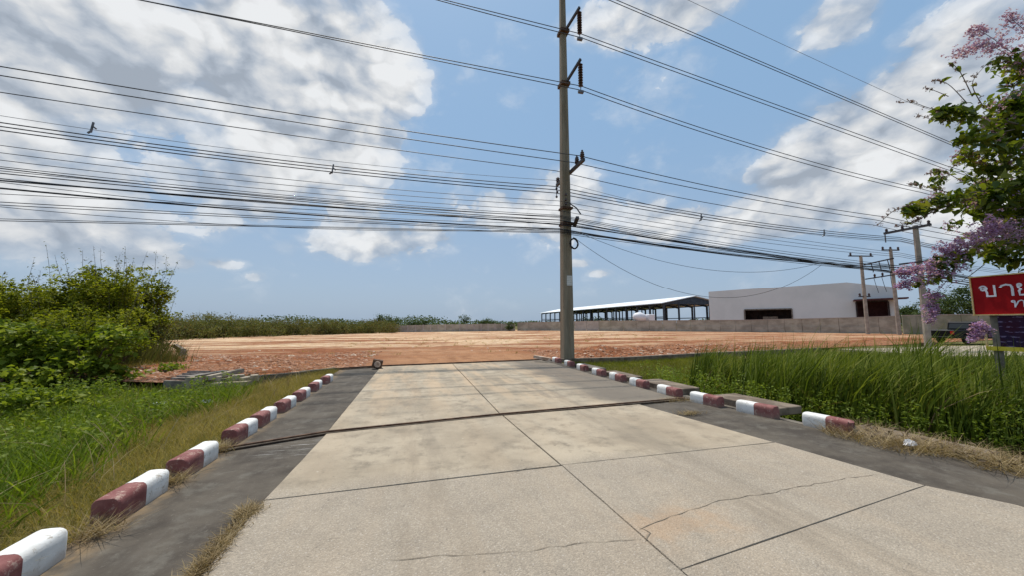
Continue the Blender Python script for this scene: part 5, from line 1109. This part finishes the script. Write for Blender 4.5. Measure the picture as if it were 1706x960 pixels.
for p, d, h, w_, lab in ((1515, 82, 5.2, 2.4, 'small rounded tree right of the white building'), (1562, 76, 8.2, 3.6, 'broad dark tree behind the mossy wall and T crossarm pole'), (1618, 70, 9.3, 4., 'tallest dark tree behind the mossy wall near the red sign'), (1720, 66, 9, 4.5, 'dark tree behind the mossy wall past the red sign')):
    b = PD(p, 541, d); tree('broad_tree', lab, (b.x, b.y, .2), h, [(0, 0, h*.62, w_, w_*.8, h*.3), (w_*.7, 0, h*.5, w_*.7, w_*.6, h*.28), (-w_*.7, 0, h*.48, w_*.7, w_*.6, h*.26), (0, 0, h*.8, w_*.6, w_*.5, h*.2)], 150, 24, .5, .42, 'far', FG, .25)

# ------------------------------------------------------------------ flowering crape myrtle at the right edge
tb = PD(1930, 541, 8.4); tree_b = Vector((tb.x, tb.y, float(gz(tb.x, tb.y)) - .1))
ct = thing('flowering_tree', 'flowering tree with drooping lilac panicles at the right frame edge', 'tree', tree_b)
top = PD(1880, 120, 8.2)
MB().tube([tree_b, tree_b.lerp(top, .3) + Vector((.15, 0, 0)), tree_b.lerp(top, .6) + Vector((-.1, .1, 0)), top], [.17, .13, .09, .03], 8).build('trunk', M['greybark'], ct)
LV, BUD, PET = [], [], []
def qcurve(pts, n):
    P = [Vector(p) for p in pts]; out_ = []
    for k in range(n + 1):
        t = k/n*(len(P) - 1); i_ = min(int(t), len(P) - 2); u = t - i_; p0, p1, p2, p3 = P[max(i_-1, 0)], P[i_], P[i_+1], P[min(i_+2, len(P)-1)]
        out_.append(.5*((2*p1) + (p2 - p0)*u + (2*p0 - 5*p1 + 4*p2 - p3)*u*u + (3*p1 - p0 - 3*p2 + p3)*u**3))
    return out_
def branch(img, r0, leafn, leafspread, start=0., name='limb', side=0.):
    P = qcurve([PD(*q_) for q_ in img], 16); MB().tube(P, [r0*(1 - .85*k/16) for k in range(17)], 5).build(name, M['greybark'], ct)
    for _ in range(leafn):
        t = start + (1 - start)*R.random(); k = min(int(t*16), 15); p = P[k].lerp(P[k+1], t*16 - k); s_ = leafspread*(1.15 - .75*t); LV.append(p + Vector((R.gauss(0, s_), R.gauss(0, s_), R.gauss(-.03, s_*.75))))
    return P
def buds(img, n, spread=.05):
    P = qcurve([PD(*q_) for q_ in img], 14); MB().tube(P, [.010*(1 - .6*k/14) for k in range(15)], 4).build('panicle', M['stick'], ct)
    for k in range(int(n*.22)):                       # short side stalks carrying the buds
        t = R.random(); p = P[min(int(t*14), 14)]; d = Vector((R.gauss(0, 1), R.gauss(0, 1), R.gauss(.2, .8))).normalized(); L = spread*R.uniform(.9, 2.6)*(1.2 - .7*t); MBt.tube([p, p + d*L], [.005, .003], 3)
        for _k in range(R.randint(4, 11)): BUD.append(p + d*L*R.uniform(.4, 1.1) + Vector((R.gauss(0, .014), R.gauss(0, .014), R.gauss(0, .014))))
        if R.random() < .35*(1 - t): LV.append(p + d*L*.6)
MBt = MB()
def panicle(img, n, spread):
    P = qcurve([PD(*q_) for q_ in img], 12); MB().tube(P, [.008*(1 - .6*k/12) for k in range(13)], 4).build('panicle', M['stick'], ct)
    for _ in range(int(n*1.45)):
        t = R.random(); p = P[min(int(t*12), 12)]; s_ = spread*1.45*(1.25 - .7*t); c_ = p + Vector((R.gauss(0, s_), R.gauss(0, s_), R.gauss(0, s_)))
        for _k in range(7): PET.append(c_ + Vector((R.gauss(0, .022), R.gauss(0, .022), R.gauss(0, .02))))
# limbs (photo column, row, distance), inside to tip
branch([(1900, 330, 8.2), (1790, 250, 7.9), (1690, 205, 7.6), (1600, 190, 7.4), (1570, 185, 7.3)], .04, 330, .2, .15)
branch([(1900, 280, 8.4), (1790, 170, 8.2), (1720, 120, 8), (1660, 95, 7.8)], .035, 260, .22, .1)
branch([(1890, 380, 8.2), (1760, 310, 7.8), (1660, 315, 7.4), (1570, 330, 7.2), (1510, 352, 7.1)], .035, 420, .17, .1)
branch([(1900, 420, 8), (1800, 390, 7.6), (1700, 400, 7.3), (1610, 420, 7.1), (1560, 440, 7.)], .035, 230, .19, .1)
branch([(1890, 340, 8), (1770, 260, 7.6), (1690, 250, 7.2), (1640, 235, 7.)], .03, 230, .17, .1)
branch([(1890, 370, 8.6), (1790, 360, 8.4), (1690, 350, 8.2), (1630, 300, 8.1)], .03, 300, .22, .1)
branch([(1890, 230, 8.6), (1800, 80, 8.6), (1740, 40, 8.4)], .03, 220, .25, .1)
branch([(1900, 420, 8.2), (1780, 430, 8), (1700, 430, 7.9), (1650, 420, 7.9)], .03, 260, .2, .1)
branch([(1700, 370, 7.4), (1640, 400, 7.1), (1570, 455, 7.), (1530, 470, 6.95)], .015, 46, .1, .4)
branch([(1690, 215, 7.6), (1640, 225, 7.3), (1612, 230, 7.2), (1600, 232, 7.2)], .012, 50, .1, .3)
core = []
for c_, r_, n in ((PD(1790, 200, 8.2), (.9, 1.0, .9), 34), (PD(1780, 350, 8.1), (.9, .9, .7), 34), (PD(1700, 320, 7.8), (.5, .6, .5), 20), (PD(1690, 200, 7.9), (.45, .5, .5), 16), (PD(1640, 270, 7.7), (.35, .4, .32), 6), (PD(1640, 330, 7.5), (.3, .4, .22), 6), (PD(1720, 110, 8.2), (.4, .4, .35), 9), (PD(1900, 260, 8.4), (1.5, 1.4, 1.5), 60), (PD(1690, 400, 7.9), (.4, .4, .28), 9)):
    for _ in range(int(n*1.5)):                       # leafy sprays on twigs, with gaps between them
        q_ = c_ + Vector((R.gauss(0, r_[0]*.65), R.gauss(0, r_[1]*.65), R.gauss(0, r_[2]*.65))); d = Vector((R.gauss(0, 1), R.gauss(0, 1), R.gauss(-.1, .5))).normalized(); L = R.uniform(.3, .6)
        MB().tube([q_ - d*L*.6, q_, q_ + d*L*.5], [.008, .006, .003], 4).build('twig', M['greybark'], ct)
        for _k in range(R.randint(16, 34)): LV.append(q_ + d*L*R.uniform(-.5, .55) + Vector((R.gauss(0, .09), R.gauss(0, .09), R.gauss(-.03, .08))))
        if R.random() < .3:
            e_ = q_ + d*L*.6
            for _k in range(R.randint(10, 26)):
                c2 = e_ + Vector((R.gauss(0, .07), R.gauss(0, .07), R.gauss(.05, .08)))
                for _j in range(6): PET.append(c2 + Vector((R.gauss(0, .022), R.gauss(0, .022), R.gauss(0, .02))))
buds([(1590, 190, 7.35), (1550, 180, 7.3), (1520, 170, 7.2), (1497, 170, 7.2)], 90, .045); buds([(1610, 170, 7.4), (1580, 140, 7.4), (1555, 133, 7.4)], 70, .05); buds([(1600, 200, 7.35), (1560, 200, 7.3), (1528, 190, 7.3)], 60, .04)
buds([(1620, 160, 7.5), (1600, 120, 7.5), (1586, 105, 7.5)], 50, .04); buds([(1640, 180, 7.5), (1620, 140, 7.5), (1640, 110, 7.6)], 60, .05); buds([(1580, 160, 7.3), (1556, 150, 7.3), (1538, 145, 7.3)], 40, .035)
buds([(1560, 335, 7.15), (1520, 345, 7.1), (1490, 350, 7.1), (1462, 375, 7.05)], 150, .06); buds([(1580, 320, 7.2), (1540, 310, 7.2), (1510, 305, 7.2)], 90, .045); buds([(1570, 340, 7.2), (1530, 365, 7.1), (1490, 378, 7.05)], 120, .05)
buds([(1640, 270, 7.4), (1610, 262, 7.4), (1585, 280, 7.4)], 90, .06); buds([(1600, 300, 7.3), (1570, 285, 7.3), (1545, 290, 7.3)], 80, .05); buds([(1620, 330, 7.2), (1560, 350, 7.1), (1520, 372, 7.)], 120, .06)
panicle([(1705, 110, 7.9), (1660, 80, 7.8), (1620, 78, 7.7), (1590, 92, 7.7)], 150, .075); panicle([(1690, 90, 7.9), (1640, 55, 7.8), (1612, 52, 7.8)], 70, .06); panicle([(1720, 60, 8), (1690, 35, 8), (1680, 25, 8)], 60, .06)
panicle([(1720, 385, 7.3), (1650, 390, 7.1), (1600, 408, 7.), (1560, 420, 7.)], 200, .075); panicle([(1620, 410, 7.1), (1560, 440, 6.95), (1520, 450, 6.9), (1496, 455, 6.9)], 110, .055); panicle([(1570, 450, 7.), (1520, 470, 6.9), (1495, 478, 6.9)], 70, .045)
panicle([(1600, 440, 6.95), (1560, 490, 6.9), (1555, 520, 6.85), (1545, 540, 6.85)], 90, .04); panicle([(1680, 390, 7.2), (1660, 375, 7.1), (1640, 385, 7.)], 110, .08); panicle([(1625, 545, 6.9), (1640, 550, 6.9), (1615, 570, 6.9)], 60, .04); panicle([(1690, 260, 7.5), (1690, 240, 7.5)], 26, .05); panicle([(1640, 200, 7.3), (1680, 155, 7.6)], 12, .05)
branch([(1640, 440, 7.1), (1605, 466, 7.0), (1585, 472, 7.0), (1570, 490, 7.0)], .008, 0, .06, .3, 'bare_twig')
MBt.build('bud_stalks', M['stick'], ct)['kind'] = 'stuff'
P = np.array([tuple(p) for p in LV]); V, f = leaves(P, NR.uniform(.12, .25, len(P)), .46, .55, None, True, .12); np_mesh('leaves', V, f, M['crape'], ct, kind='stuff')
P = np.array([tuple(p) for p in PET]); V, f = leaves(P, NR.uniform(.026, .050, len(P)), .9, 0.); np_mesh('blossom', V, f, M['petal'], ct, kind='stuff')
P = np.array([tuple(p) for p in BUD]); V, f = leaves(P, NR.uniform(.02, .04, len(P)), .8, 0.); np_mesh('flower_buds', V, f, M['bud'], ct, kind='stuff')
